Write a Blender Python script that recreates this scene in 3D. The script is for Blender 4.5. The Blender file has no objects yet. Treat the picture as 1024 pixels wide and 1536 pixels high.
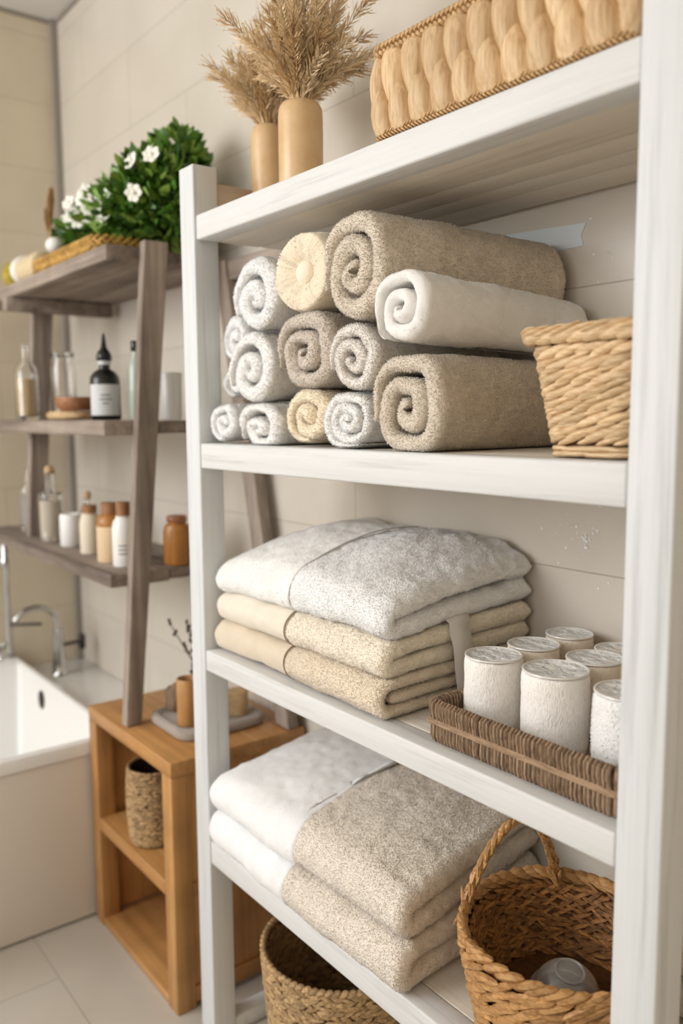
import bpy, math, random
import numpy as np
from mathutils import Matrix, Vector

random.seed(7)
RS = np.random.RandomState(11)
scn = bpy.context.scene
COL = scn.collection
PI = math.pi

# ------------------------------------------------------------------ materials
def srgb(r, g, b):
    f = lambda c: (c / 12.92 if c <= .04045 else ((c + .055) / 1.055) ** 2.4)
    return (f(r / 255), f(g / 255), f(b / 255), 1.0)

class NT:
    def __init__(s, name):
        s.m = bpy.data.materials.new(name); s.m.use_nodes = True
        s.t = s.m.node_tree; s.n = s.t.nodes; s.l = s.t.links
        s.b = s.n['Principled BSDF']
    def node(s, typ, **kw):
        n = s.n.new(typ)
        for k, v in kw.items():
            if k in n.inputs: n.inputs[k].default_value = v
            else: setattr(n, k, v)
        return n
    def link(s, a, ao, b, bi): s.l.new(a.outputs[ao], b.inputs[bi])
    def coord(s, scale=(1, 1, 1), rot=(0, 0, 0), loc=(0, 0, 0)):
        tc = s.node('ShaderNodeTexCoord'); mp = s.node('ShaderNodeMapping')
        mp.inputs['Scale'].default_value = scale; mp.inputs['Rotation'].default_value = rot
        mp.inputs['Location'].default_value = loc
        s.link(tc, 'Object', mp, 'Vector'); return mp
    def noise(s, mp, scale, detail=3, rough=.55):
        n = s.node('ShaderNodeTexNoise', Scale=scale, Detail=detail, Roughness=rough)
        s.link(mp, 'Vector', n, 'Vector'); return n
    def ramp(s, src, out, stops):
        r = s.node('ShaderNodeValToRGB'); e = r.color_ramp.elements
        while len(e) < len(stops): e.new(.5)
        for k, (p, c) in enumerate(stops): e[k].position = p; e[k].color = c
        s.link(src, out, r, 'Fac'); return r
    def mix(s, fac, a, b, blend='MIX'):
        m = s.node('ShaderNodeMixRGB', blend_type=blend)
        if isinstance(fac, tuple): s.link(fac[0], fac[1], m, 'Fac')
        else: m.inputs['Fac'].default_value = fac
        for k, v in (('Color1', a), ('Color2', b)):
            if isinstance(v, tuple) and len(v) == 2: s.link(v[0], v[1], m, k)
            else: m.inputs[k].default_value = v
        return m
    def bump(s, src, out, strength=.3, dist=.002, prev=None):
        b = s.node('ShaderNodeBump', Strength=strength, Distance=dist)
        s.link(src, out, b, 'Height')
        if prev is not None: s.link(prev, 'Normal', b, 'Normal')
        return b
    def base(s, n, o='Color'): s.link(n, o, s.b, 'Base Color')
    def nrm(s, n): s.link(n, 'Normal', s.b, 'Normal')
    def set(s, **kw):
        for k, v in kw.items(): s.b.inputs[k.replace('_', ' ')].default_value = v
        return s

def plain(name, c, rough=.5, **kw):
    t = NT(name); t.set(Base_Color=srgb(*c), Roughness=rough, **kw); return t.m

def terry(name, c, dark=.72, loop=520, bump=.9):
    """looped towel cloth: little dark gaps between loops, soft sheen"""
    t = NT(name); mp = t.coord()
    v = t.node('ShaderNodeTexVoronoi', Scale=loop); t.link(mp, 'Vector', v, 'Vector')
    n = t.noise(mp, 26, 4); n2 = t.noise(mp, loop * .8, 2)
    cc = srgb(*c); dk = tuple(x * dark for x in cc[:3]) + (1,)
    r = t.ramp(v, 'Distance', [(0, cc), (.55, cc), (1.0, dk)])
    r2 = t.ramp(n, 'Fac', [(.25, (.93, .925, .92, 1)), (.65, (1, 1, 1, 1))])
    m = t.mix(1.0, (r, 'Color'), (r2, 'Color'), 'MULTIPLY')
    g = t.node('ShaderNodeNewGeometry'); d3 = (1 + dark * 2) / 3
    r3 = t.ramp(g, 'Random Per Island', [(0, (d3, d3, d3, 1)), (.5, (1, 1, 1, 1)), (1, (1.04, 1.04, 1.04, 1))])
    m = t.mix(1.0, (m, 'Color'), (r3, 'Color'), 'MULTIPLY'); t.base(m)
    b1 = t.bump(v, 'Distance', bump * .45, -.0012)
    b2 = t.bump(n2, 'Fac', .25, .0008, b1)
    t.nrm(b2); t.set(Roughness=1.0); t.b.inputs['Specular IOR Level'].default_value = .1
    t.b.inputs['Sheen Weight'].default_value = .45; t.b.inputs['Sheen Roughness'].default_value = .6
    return t.m

def ribbed(name, c):
    t = NT(name); mp = t.coord(); mp2 = t.coord(scale=(1, 1, .35))
    v = t.node('ShaderNodeTexVoronoi', Scale=560); t.link(mp2, 'Vector', v, 'Vector')
    cc = srgb(*c); dk = tuple(x * .84 for x in cc[:3]) + (1,)
    r = t.ramp(v, 'Distance', [(0, cc), (.5, cc), (1, dk)]); t.base(r)
    t.nrm(t.bump(v, 'Distance', .5, -.0012)); t.set(Roughness=1.0)
    return t.m

def cloth(name, c, weave=900, bump=.25):
    t = NT(name); mp = t.coord()
    n = t.noise(mp, weave, 2); n2 = t.noise(mp, 30, 4); cc = srgb(*c)
    r = t.ramp(n2, 'Fac', [(.3, tuple(x * .93 for x in cc[:3]) + (1,)), (.7, cc)])
    t.base(r); t.nrm(t.bump(n, 'Fac', bump, .0012)); t.set(Roughness=.95)
    t.b.inputs['Sheen Weight'].default_value = .2
    return t.m

def painted(name, c, axis):
    """white brushed paint over timber: faint grey grain along one axis (0,1,2)"""
    t = NT(name); sc = [38, 38, 38]; sc[axis] = 1.6
    mp = t.coord(scale=tuple(sc)); n = t.noise(mp, 1.6, 6, .62)
    sc2 = [160, 160, 160]; sc2[axis] = 4
    mp2 = t.coord(scale=tuple(sc2)); n2 = t.noise(mp2, 1.2, 3)
    cc = srgb(*c); dk = tuple(x * .80 for x in cc[:3]) + (1,)
    r = t.ramp(n, 'Fac', [(.30, dk), (.45, cc), (1, cc)])
    r2 = t.ramp(n2, 'Fac', [(.25, (.93, .93, .92, 1)), (.6, (1, 1, 1, 1))])
    m = t.mix(1, (r, 'Color'), (r2, 'Color'), 'MULTIPLY'); t.base(m)
    b = t.bump(n2, 'Fac', .25, .0008, t.bump(n, 'Fac', .2, .001)); t.nrm(b)
    t.set(Roughness=.55); return t.m

def timber(name, c, c2, axis, scale=14, rough=.5, bump=.25):
    t = NT(name); sc = [scale] * 3; sc[axis] = scale * .06
    mp = t.coord(scale=tuple(sc)); n = t.noise(mp, 1.3, 6, .65)
    sc2 = [scale * 7] * 3; sc2[axis] = scale * .2
    mp2 = t.coord(scale=tuple(sc2)); n2 = t.noise(mp2, 1.1, 3)
    mp3 = t.coord(); n3 = t.noise(mp3, 9, 3)
    r = t.ramp(n, 'Fac', [(.3, srgb(*c2)), (.62, srgb(*c))])
    r2 = t.ramp(n2, 'Fac', [(.3, (.78, .76, .74, 1)), (.6, (1, 1, 1, 1))])
    r3 = t.ramp(n3, 'Fac', [(.3, (.8, .8, .8, 1)), (.65, (1.05, 1.05, 1.05, 1))])
    m = t.mix(1, (r, 'Color'), (r2, 'Color'), 'MULTIPLY'); m = t.mix(1, (m, 'Color'), (r3, 'Color'), 'MULTIPLY')
    t.base(m); t.nrm(t.bump(n2, 'Fac', bump, .0015, t.bump(n, 'Fac', bump, .002))); t.set(Roughness=rough)
    return t.m

def wicker(name, c, c2, fibre=(60, 60, 60), rough=.6, var=.35):
    """plaited fibre: a shade per strand (random per island) and fine fibre streaks"""
    t = NT(name); g = t.node('ShaderNodeNewGeometry')
    mp = t.coord(scale=fibre); n = t.noise(mp, 4, 4, .6)
    r = t.ramp(n, 'Fac', [(.32, srgb(*c2)), (.58, srgb(*c))])
    lo = 1 - var
    r2 = t.ramp(g, 'Random Per Island', [(0, (lo, lo * .97, lo * .92, 1)), (1, (1.06, 1.05, 1.03, 1))])
    m = t.mix(1, (r, 'Color'), (r2, 'Color'), 'MULTIPLY'); t.base(m)
    t.nrm(t.bump(n, 'Fac', .5, .0012)); t.set(Roughness=rough); return t.m

def glassy(name, c=(255, 255, 255), rough=.02, ior=1.45):
    t = NT(name); t.set(Base_Color=srgb(*c), Roughness=rough, IOR=ior)
    t.b.inputs['Transmission Weight'].default_value = 1.0; return t.m

def tile_mat(name, axes, w, h, off, c, c2, grout, loc, splat=False, rough=.28):
    t = NT(name); tc = t.node('ShaderNodeTexCoord'); sp = t.node('ShaderNodeSeparateXYZ'); cb = t.node('ShaderNodeCombineXYZ')
    t.link(tc, 'Object', sp, 'Vector')
    for i, a in enumerate(axes):
        ad = t.node('ShaderNodeMath', operation='ADD'); ad.inputs[1].default_value = -loc[i]
        t.link(sp, 'XYZ'[a], ad, 0); t.l.new(ad.outputs[0], cb.inputs[i])
    br = t.node('ShaderNodeTexBrick', offset=off, squash=1.0)
    br.inputs['Scale'].default_value = 1; br.inputs['Brick Width'].default_value = w; br.inputs['Row Height'].default_value = h
    br.inputs['Mortar Size'].default_value = .0016; br.inputs['Mortar Smooth'].default_value = .3
    br.inputs['Color1'].default_value = srgb(*c); br.inputs['Color2'].default_value = srgb(*c2); br.inputs['Mortar'].default_value = srgb(*grout)
    t.link(cb, 'Vector', br, 'Vector')
    n = t.node('ShaderNodeTexNoise', Scale=5, Detail=5); t.link(tc, 'Object', n, 'Vector')
    r = t.ramp(n, 'Fac', [(.3, (.93, .925, .91, 1)), (.7, (1.02, 1.02, 1.02, 1))])
    m = t.mix(1, (br, 'Color'), (r, 'Color'), 'MULTIPLY'); t.base(m)
    t.nrm(t.bump(br, 'Fac', .35, -.0015)); t.set(Roughness=rough)
    return t.m

M = {}
M['paintX'] = painted('white_paint_along', (220, 220, 219), 0)
M['paintZ'] = painted('white_paint_upright', (216, 218, 219), 2)
M['paintY'] = painted('white_paint_deep', (220, 211, 198), 0)
M['rawwood'] = timber('raw_wood', (198, 180, 160), (176, 156, 136), 1, 12, .7)
M['wall'] = tile_mat('cream_wall_tile', (0, 2), .712, .221, .5, (214, 206, 194), (211, 203, 190), (182, 174, 162), (.394, -.224))
M['wall_l'] = tile_mat('cream_side_tile', (1, 2), .712, .221, .5, (218, 205, 182), (215, 202, 179), (190, 177, 154), (.1, -.224))
M['floor'] = tile_mat('floor_tile', (0, 1), .9, .6, .5, (200, 192, 180), (197, 188, 176), (164, 156, 144), (-.435, -.17), rough=.35)
M['ceil'] = plain('ceiling_white', (226, 224, 219), .9)
M['corner'] = plain('corner_profile_grey', (150, 142, 132), .5)
M['rusticX'] = timber('weathered_plank', (170, 155, 142), (98, 85, 76), 0, 11, .85, .8)
M['rusticZ'] = timber('weathered_upright', (176, 161, 148), (102, 89, 79), 2, 11, .85, .8)
M['honeyX'] = timber('honey_timber_x', (200, 150, 92), (170, 116, 62), 0, 9, .42)
M['honeyY'] = timber('honey_timber_y', (194, 144, 88), (164, 110, 58), 1, 9, .42)
M['honeyZ'] = timber('honey_timber_z', (200, 150, 92), (166, 112, 60), 2, 9, .42)
M['ceramic'] = plain('white_enamel', (238, 236, 232), .18)
M['tubside'] = plain('tub_panel_white', (228, 220, 210), .35)
M['chrome'] = plain('chrome', (200, 200, 200), .12, Metallic=1.0)
M['darkmetal'] = plain('dark_metal', (70, 64, 60), .35, Metallic=.8)
M['glass'] = glassy('clear_glass')
M['bowlglass'] = plain('cloudy_glass', (246, 245, 243), .03, IOR=1.45); M['bowlglass'].node_tree.nodes['Principled BSDF'].inputs['Transmission Weight'].default_value = .8
M['glass_oil'] = plain('amber_oil', (206, 178, 128), .1, Alpha=1.0)
M['glass_green'] = plain('pale_green_glass', (168, 182, 170), .12)
M['black'] = plain('black_plastic', (16, 16, 18), .22)
M['label'] = plain('label_grey', (206, 206, 206), .6)
M['ink'] = plain('label_ink', (110, 110, 112), .7)
M['cork'] = timber('cork', (176, 130, 92), (140, 98, 66), 2, 60, .85)
M['amber'] = timber('amber_wood_jar', (190, 130, 62), (150, 92, 36), 2, 20, .35)
M['creamfill'] = cloth('bath_salts', (232, 220, 198), 400, .5)
M['whitefill'] = plain('white_jar', (238, 236, 232), .35)
M['beigefill'] = cloth('beige_salts', (226, 198, 160), 400, .4)
M['frost'] = plain('frosted_grey', (205, 203, 200), .3)
M['bowlwood'] = timber('bowl_wood', (172, 118, 80), (140, 90, 58), 0, 20, .5)
M['lightwood'] = timber('light_wood', (222, 190, 146), (200, 164, 118), 0, 20, .6)
M['stone'] = cloth('grey_stone', (166, 156, 146), 120, .5)
M['rock'] = timber('driftwood', (160, 134, 112), (112, 90, 74), 2, 30, .85, .6)
M['twig'] = plain('dark_twig', (92, 76, 66), .8)
M['moss'] = plain('moss', (120, 132, 70), .9)
M['vase'] = None
M['straw'] = plain('dried_grass', (224, 194, 150), .85)
M['straw2'] = plain('dried_grass_light', (242, 220, 184), .85)
M['leaf'] = None
M['petal'] = plain('white_petal', (244, 242, 230), .6)
M['leaf2'] = plain('leaf_pale', (124, 150, 70), .5)
M['pot'] = plain('plant_pot', (120, 92, 66), .8)
M['brush'] = cloth('yellow_bristle', (196, 176, 70), 300, .9)
M['loofah'] = cloth('loofah', (222, 200, 160), 160, 1.0)
M['band'] = plain('white_band', (238, 234, 224), .7)
M['film'] = None
M['film_rim'] = plain('film_edge', (226, 222, 216), .15)

# vase: waxy kraft-coloured cylinder
t = NT('waxed_kraft'); mp = t.coord(); n = t.noise(mp, 14, 5, .6)
r = t.ramp(n, 'Fac', [(.3, srgb(206, 168, 118)), (.7, srgb(226, 194, 150))]); t.base(r); t.set(Roughness=.32); t.nrm(t.bump(n, 'Fac', .1, .002)); M['vase'] = t.m
t = NT('glossy_leaf'); g = t.node('ShaderNodeNewGeometry')
r = t.ramp(g, 'Random Per Island', [(0, srgb(40, 76, 22)), (.5, srgb(84, 128, 42)), (1, srgb(148, 178, 78))]); t.base(r); t.set(Roughness=.4); M['leaf'] = t.m
t = NT('crinkled_film'); mp = t.coord(scale=(1, 1.6, 1)); n = t.noise(mp, 75, 3, .6); n2 = t.noise(mp, 26, 2, .5)
r = t.ramp(n, 'Fac', [(.35, srgb(204, 202, 198)), (.62, srgb(244, 243, 240))]); t.base(r)
t.set(Roughness=.09); t.nrm(t.bump(n, 'Fac', 1.0, .008, t.bump(n2, 'Fac', .6, .01))); M['film'] = t.m

T_WHITE = terry('terry_white', (250, 249, 247), .9, 480, .7)
T_WHITE2 = terry('terry_soft_white', (249, 247, 243), .9, 480, .7)
T_VELVET = cloth('velour_white', (240, 237, 232), 700, .3)
T_CREAM = terry('terry_cream', (250, 234, 204), .82, 480)
T_TAUPE = terry('terry_taupe', (218, 205, 190), .82, 480)
T_BEIGE = terry('terry_beige', (228, 214, 194), .82, 460)
T_PALE = terry('terry_pale_beige', (236, 229, 219), .84, 480)
T_OFF = terry('terry_off_white', (246, 244, 240), .88, 480)
T_OAT = terry('terry_oat', (246, 234, 213), .86, 480)
T_SAND = terry('terry_sand', (234, 218, 194), .83, 480)
T_STONE = terry('terry_stone', (236, 225, 210), .83, 460)
C_OAT = cloth('hem_oat', (236, 226, 209), 800, .3)
C_SAND = cloth('hem_sand', (221, 207, 185), 800, .3)
C_WHITE = cloth('hem_white', (242, 242, 242), 500, .4)
C_RIBBON = cloth('ribbon', (222, 214, 206), 900, .2)
C_CORD = plain('seam_cord', (150, 126, 104), .9)
C_CORDG = plain('seam_cord_grey', (176, 168, 160), .9)
R_ROLL = ribbed('ribbed_towelling', (248, 243, 236))
R_ROLL2 = ribbed('ribbed_towelling_beige', (236, 222, 204))
R_ROLL3 = terry('fluffy_towelling', (250, 248, 245), .9, 420)
W_PALE = wicker('hyacinth_pale', (224, 194, 152), (194, 157, 114), (55, 55, 5), .55, .2)
W_ROPE = wicker('hyacinth_rope', (204, 168, 120), (176, 138, 92), (60, 60, 60), .65, .2)
W_GOLD = wicker('hyacinth_gold', (232, 204, 164), (194, 156, 112), (16, 16, 120), .55, .25)
W_BROWN_SHADE = wicker('hyacinth_brown_shade', (176, 124, 66), (104, 66, 30), (24, 24, 70), .6, .5)  # inside of the handled basket: its shadow is put into the strand colour
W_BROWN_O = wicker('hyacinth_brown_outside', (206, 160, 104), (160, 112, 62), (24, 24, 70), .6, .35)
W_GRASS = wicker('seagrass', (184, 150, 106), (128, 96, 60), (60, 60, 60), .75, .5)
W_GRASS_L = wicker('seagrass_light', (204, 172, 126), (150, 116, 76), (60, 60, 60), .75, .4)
W_TRAY = wicker('tray_cane', (160, 134, 108), (106, 82, 62), (70, 70, 20), .6, .4)
W_BAND = wicker('tray_band', (174, 146, 118), (134, 108, 84), (12, 70, 70), .6, .1)
W_YEL = wicker('yellow_straw', (214, 172, 92), (170, 124, 54), (40, 40, 40), .7, .4)

# ------------------------------------------------------------------ mesh helpers
class MB:
    """collects vertices and faces for ONE mesh object"""
    def __init__(s): s.v = []; s.f = []; s.n = 0; s.mi = []
    def add(s, v, f, mi=0):
        v = np.asarray(v, float); s.v.append(v)
        for q in f: s.f.append(tuple(i + s.n for i in q)); s.mi.append(mi)
        s.n += len(v); return s
    def box(s, x0, x1, y0, y1, z0, z1, bev=.002):
        b = min(bev, (x1 - x0) * .3, (y1 - y0) * .3, (z1 - z0) * .3)
        import bmesh
        bm = bmesh.new(); bmesh.ops.create_cube(bm, size=1)
        for v in bm.verts: v.co = Vector(((x0 + x1) / 2 + v.co.x * (x1 - x0), (y0 + y1) / 2 + v.co.y * (y1 - y0), (z0 + z1) / 2 + v.co.z * (z1 - z0)))
        if b > 0: bmesh.ops.bevel(bm, geom=list(bm.edges), offset=b, segments=2, affect='EDGES', profile=.5)
        bm.verts.index_update()
        s.add([v.co[:] for v in bm.verts], [[v.index for v in f.verts] for f in bm.faces]); bm.free(); return s
    def lathe(s, prof, c=(0, 0, 0), seg=28, sx=1, sy=1, closed=False):
        v = []; f = []; n = len(prof)
        for k in range(seg):
            a = 2 * PI * k / seg
            for (r, z) in prof: v.append((c[0] + r * math.cos(a) * sx, c[1] + r * math.sin(a) * sy, c[2] + z))
        for k in range(seg):
            k2 = (k + 1) % seg
            for i in range(n - 1): f.append((k * n + i, k2 * n + i, k2 * n + i + 1, k * n + i + 1))
        if prof[0][0] > 1e-6 and not closed: f.append(tuple(k * n for k in range(seg - 1, -1, -1)))
        if prof[-1][0] > 1e-6 and not closed: f.append(tuple(k * n + n - 1 for k in range(seg)))
        if closed:
            for k in range(seg):
                k2 = (k + 1) % seg; f.append((k * n + n - 1, k2 * n + n - 1, k2 * n, k * n))
        return s.add(v, f)
    def tube(s, pts, rad, seg=8, cap=True):
        pts = [Vector(p) for p in pts]; n = len(pts)
        rr = rad if hasattr(rad, '__len__') else [rad] * n
        v = []; f = []; up = Vector((0.13, .27, 1)).normalized(); a = None
        for i, p in enumerate(pts):
            d = (pts[min(i + 1, n - 1)] - pts[max(i - 1, 0)]).normalized()
            if a is None: a = d.cross(up); a = a.normalized() if a.length > 1e-4 else Vector((1, 0, 0))
            a = (a - d * a.dot(d)).normalized(); b = d.cross(a)
            for k in range(seg):
                w = 2 * PI * k / seg; v.append((p + (a * math.cos(w) + b * math.sin(w)) * rr[i])[:])
        for i in range(n - 1):
            for k in range(seg):
                k2 = (k + 1) % seg; f.append((i * seg + k, i * seg + k2, (i + 1) * seg + k2, (i + 1) * seg + k))
        if cap: f.append(tuple(range(seg - 1, -1, -1))); f.append(tuple((n - 1) * seg + k for k in range(seg)))
        return s.add(v, f)
    def lens(s, c, t, n, L, w, d, u=7, k=6, point=1.0):
        """a plump spindle: centre c, long axis t, facing n"""
        c = Vector(c); t = Vector(t).normalized(); n = Vector(n); n = (n - t * n.dot(t)).normalized(); b = t.cross(n)
        v = []; f = []
        for i in range(u):
            a = i / (u - 1) * 2 - 1; r = max(0, 1 - abs(a) ** 2.2) ** (.5 * point) if 0 < i < u - 1 else .08
            for j in range(k):
                q = 2 * PI * j / k
                v.append((c + t * (a * L / 2) + b * (math.cos(q) * r * w / 2) + n * (math.sin(q) * r * d / 2))[:])
        for i in range(u - 1):
            for j in range(k):
                j2 = (j + 1) % k; f.append((i * k + j, i * k + j2, (i + 1) * k + j2, (i + 1) * k + j))
        f.append(tuple(range(k - 1, -1, -1))); f.append(tuple((u - 1) * k + j for j in range(k)))
        return s.add(v, f)
    def ball(s, c, rx, ry, rz, u=12, k=16):
        return s.lathe([(max(1e-7, math.sin(PI * i / u)) * 1.0, -math.cos(PI * i / u)) for i in range(u + 1)], (0, 0, 0), k) if False else s._ball(c, rx, ry, rz, u, k)
    def _ball(s, c, rx, ry, rz, u, k):
        v = [(c[0], c[1], c[2] - rz)]; f = []
        for i in range(1, u):
            a = PI * i / u
            for j in range(k):
                q = 2 * PI * j / k; v.append((c[0] + rx * math.sin(a) * math.cos(q), c[1] + ry * math.sin(a) * math.sin(q), c[2] - rz * math.cos(a)))
        v.append((c[0], c[1], c[2] + rz)); e = len(v) - 1
        for j in range(k):
            j2 = (j + 1) % k; f.append((0, 1 + j2, 1 + j)); f.append((e, e - k + j, e - k + j2))
            for i in range(u - 2): f.append((1 + i * k + j, 1 + i * k + j2, 1 + (i + 1) * k + j2, 1 + (i + 1) * k + j))
        return s.add(v, f)
    def build(s, name, mat, parent=None, smooth=True, loc=None):
        me = bpy.data.meshes.new(name); v = np.concatenate(s.v)
        o = bpy.data.objects.new(name, me); COL.objects.link(o)
        if parent is not None:
            v = v - np.array(parent.location); o.parent = parent
        elif loc is not None:
            v = v - np.array(loc); o.location = loc
        me.from_pydata(v.tolist(), [], s.f)
        for m in (mat if isinstance(mat, list) else [mat]): me.materials.append(m)
        if any(s.mi): me.polygons.foreach_set('material_index', s.mi)
        if smooth:
            me.polygons.foreach_set('use_smooth', [True] * len(me.polygons))
            try: me.set_sharp_from_angle(angle=math.radians(48))
            except Exception: pass
        me.update(); return o

def npmesh(name, v, quads, mat, parent=None, tris=None, loc=None):
    """fast path for the heavy cloth meshes (numpy quads + optional fibre triangles)"""
    me = bpy.data.meshes.new(name); o = bpy.data.objects.new(name, me); COL.objects.link(o)
    off = np.array(parent.location) if parent is not None else (np.array(loc) if loc is not None else np.zeros(3))
    if parent is not None: o.parent = parent
    elif loc is not None: o.location = loc
    v = v - off
    nt = 0 if tris is None else len(tris); nq = len(quads)
    me.vertices.add(len(v)); me.vertices.foreach_set('co', v.astype(np.float32).ravel())
    idx = quads.ravel() if nt == 0 else np.concatenate([quads.ravel(), tris.ravel()])
    me.loops.add(len(idx)); me.loops.foreach_set('vertex_index', idx.astype(np.int32))
    st = np.arange(nq) * 4
    if nt: st = np.concatenate([st, nq * 4 + np.arange(nt) * 3])
    me.polygons.add(nq + nt); me.polygons.foreach_set('loop_start', st.astype(np.int32))
    me.polygons.foreach_set('use_smooth', np.ones(nq + nt, bool))
    me.materials.append(mat); me.update(calc_edges=True); me.validate()
    return o

_tab = RS.rand(32, 32, 32)
def vn(p, f, seed=0):
    """smooth value noise, -1..1"""
    q = p * f + np.array([seed * 3.7, seed * 1.3 + 5, seed * 2.1 + 9]); i = np.floor(q).astype(int); w = q - i; w = w * w * (3 - 2 * w)
    i0 = i % 32; i1 = (i + 1) % 32; r = 0
    for a in (0, 1):
        for b in (0, 1):
            for c in (0, 1):
                k = _tab[(i1 if a else i0)[:, 0], (i1 if b else i0)[:, 1], (i1 if c else i0)[:, 2]]
                r = r + k * (w[:, 0] if a else 1 - w[:, 0]) * (w[:, 1] if b else 1 - w[:, 1]) * (w[:, 2] if c else 1 - w[:, 2])
    return r * 2 - 1

def vnormals(v, q):
    n = np.cross(v[q[:, 2]] - v[q[:, 0]], v[q[:, 3]] - v[q[:, 1]])
    out = np.zeros_like(v)
    for k in range(4): np.add.at(out, q[:, k], n)
    return out / (np.linalg.norm(out, axis=1, keepdims=True) + 1e-12)

FUZZ = 1.0
def fuzz(v, q, spacing, L, w, keep=None):
    """loops of the pile: tiny tapered fibres standing on the cloth, part of the same mesh"""
    fq = q if keep is None else q[keep]
    a = np.linalg.norm(np.cross(v[fq[:, 2]] - v[fq[:, 0]], v[fq[:, 3]] - v[fq[:, 1]]), axis=1) / 2
    N = int(a.sum() / spacing ** 2 * FUZZ)
    if N == 0: return v, None
    ch = RS.choice(len(fq), N, p=a / a.sum()); f = fq[ch]
    s_, t_ = RS.rand(N, 1), RS.rand(N, 1)
    p = (v[f[:, 0]] * (1 - s_) + v[f[:, 1]] * s_) * (1 - t_) + (v[f[:, 3]] * (1 - s_) + v[f[:, 2]] * s_) * t_
    n = np.cross(v[f[:, 2]] - v[f[:, 0]], v[f[:, 3]] - v[f[:, 1]]); n /= np.linalg.norm(n, axis=1, keepdims=True) + 1e-12
    d = n + RS.normal(0, .30, (N, 3)); d /= np.linalg.norm(d, axis=1, keepdims=True)
    e1 = np.cross(n, RS.normal(0, 1, (N, 3))); e1 /= np.linalg.norm(e1, axis=1, keepdims=True) + 1e-12
    e2 = np.cross(n, e1); ll = L * (.6 + .7 * RS.rand(N, 1)); base = p - n * L * .15
    P = [base + w * (e1 * math.cos(2 * PI * k / 3) + e2 * math.sin(2 * PI * k / 3)) for k in range(3)]
    mid = base + d * ll
    nv = np.concatenate([v] + P + [mid]); o = len(v); i = np.arange(N)
    tr = np.concatenate([np.stack([o + k * N + i, o + ((k + 1) % 3) * N + i, o + 3 * N + i], 1) for k in range(3)])
    return nv, tr

def strip(path, h, stations, rounds):
    """thick cloth strip: 2-D centre line swept along an axis. returns (verts as (u,v,a)), quads, outer-mask"""
    path = np.asarray(path, float); n = len(path)
    d = np.gradient(path, axis=0); d /= np.linalg.norm(d, axis=1, keepdims=True) + 1e-12
    nr = np.stack([-d[:, 1], d[:, 0]], 1)
    hh = np.full(n, h) if np.isscalar(h) else np.asarray(h)
    rings = []
    for a, sc in zip(stations, rounds):
        O = path + nr * (hh * sc)[:, None]; I = path - nr * (hh * sc)[:, None]
        ring = np.concatenate([O, I[::-1]]); rings.append(np.concatenate([ring, np.full((2 * n, 1), a)], 1))
    v = np.concatenate(rings); m = len(stations); R = 2 * n
    j, i = np.meshgrid(np.arange(m - 1), np.arange(R), indexing='ij'); i2 = (i + 1) % R
    q = np.stack([j * R + i, j * R + i2, (j + 1) * R + i2, (j + 1) * R + i], -1).reshape(-1, 4)
    c = np.arange(n - 1)
    cap0 = np.stack([c + 1, c, R - 1 - c, R - 2 - c], 1)
    cap1 = (cap0[:, ::-1]) + (m - 1) * R
    return v, np.concatenate([q, cap0, cap1]), n, m

def ends(a0, a1, e, na, e1=None):
    """stations and thickness factors: rounded cloth edges at both ends"""
    e1 = e if e1 is None else e1
    S = []; Rr = []
    for k in range(6):
        w = k / 6; S.append(a0 + e * (1 - math.cos(w * PI / 2))); Rr.append(max(.12, math.sin(w * PI / 2)))
    for k in range(na + 1): S.append(a0 + e + (a1 - e1 - a0 - e) * k / na); Rr.append(1)
    for k in range(5, -1, -1):
        w = k / 6; S.append(a1 - e1 * (1 - math.cos(w * PI / 2))); Rr.append(max(.12, math.sin(w * PI / 2)))
    return S, Rr

def tag(o, label=None, cat=None, group=None, kind=None):
    if label: o['label'] = label
    if cat: o['category'] = cat
    if group: o['group'] = group
    if kind: o['kind'] = kind
    return o
def thing(name, loc, label, cat, group=None):
    o = bpy.data.objects.new(name, None); COL.objects.link(o); o.location = loc; o.empty_display_size = .05
    return tag(o, label, cat, group)
def struct(o): o['kind'] = 'structure'; return o

# ------------------------------------------------------------------ camera
YAW, PIT, ROL = math.radians(37.480), math.radians(6.527), math.radians(-.377)
fw = Vector((-math.cos(YAW) * math.cos(PIT), math.sin(YAW) * math.cos(PIT), -math.sin(PIT)))
rt = fw.cross(Vector((0, 0, 1))).normalized(); up = rt.cross(fw)
r2 = rt * math.cos(ROL) + up * math.sin(ROL); u2 = up * math.cos(ROL) - rt * math.sin(ROL)
cd = bpy.data.cameras.new('camera'); cam = bpy.data.objects.new('camera', cd); COL.objects.link(cam)
mw = Matrix.Identity(4)
for i in range(3): mw[i][0] = r2[i]; mw[i][1] = u2[i]; mw[i][2] = -fw[i]
mw.translation = Vector((1.4249, -.7559, .0236)); cam.matrix_world = mw
cd.sensor_fit = 'HORIZONTAL'; cd.sensor_width = 36; cd.lens = 1261.03 * 36 / 1024
cd.clip_start = .02; cd.dof.use_dof = True; cd.dof.focus_distance = 1.2; cd.dof.aperture_fstop = 3.5
scn.camera = cam

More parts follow.
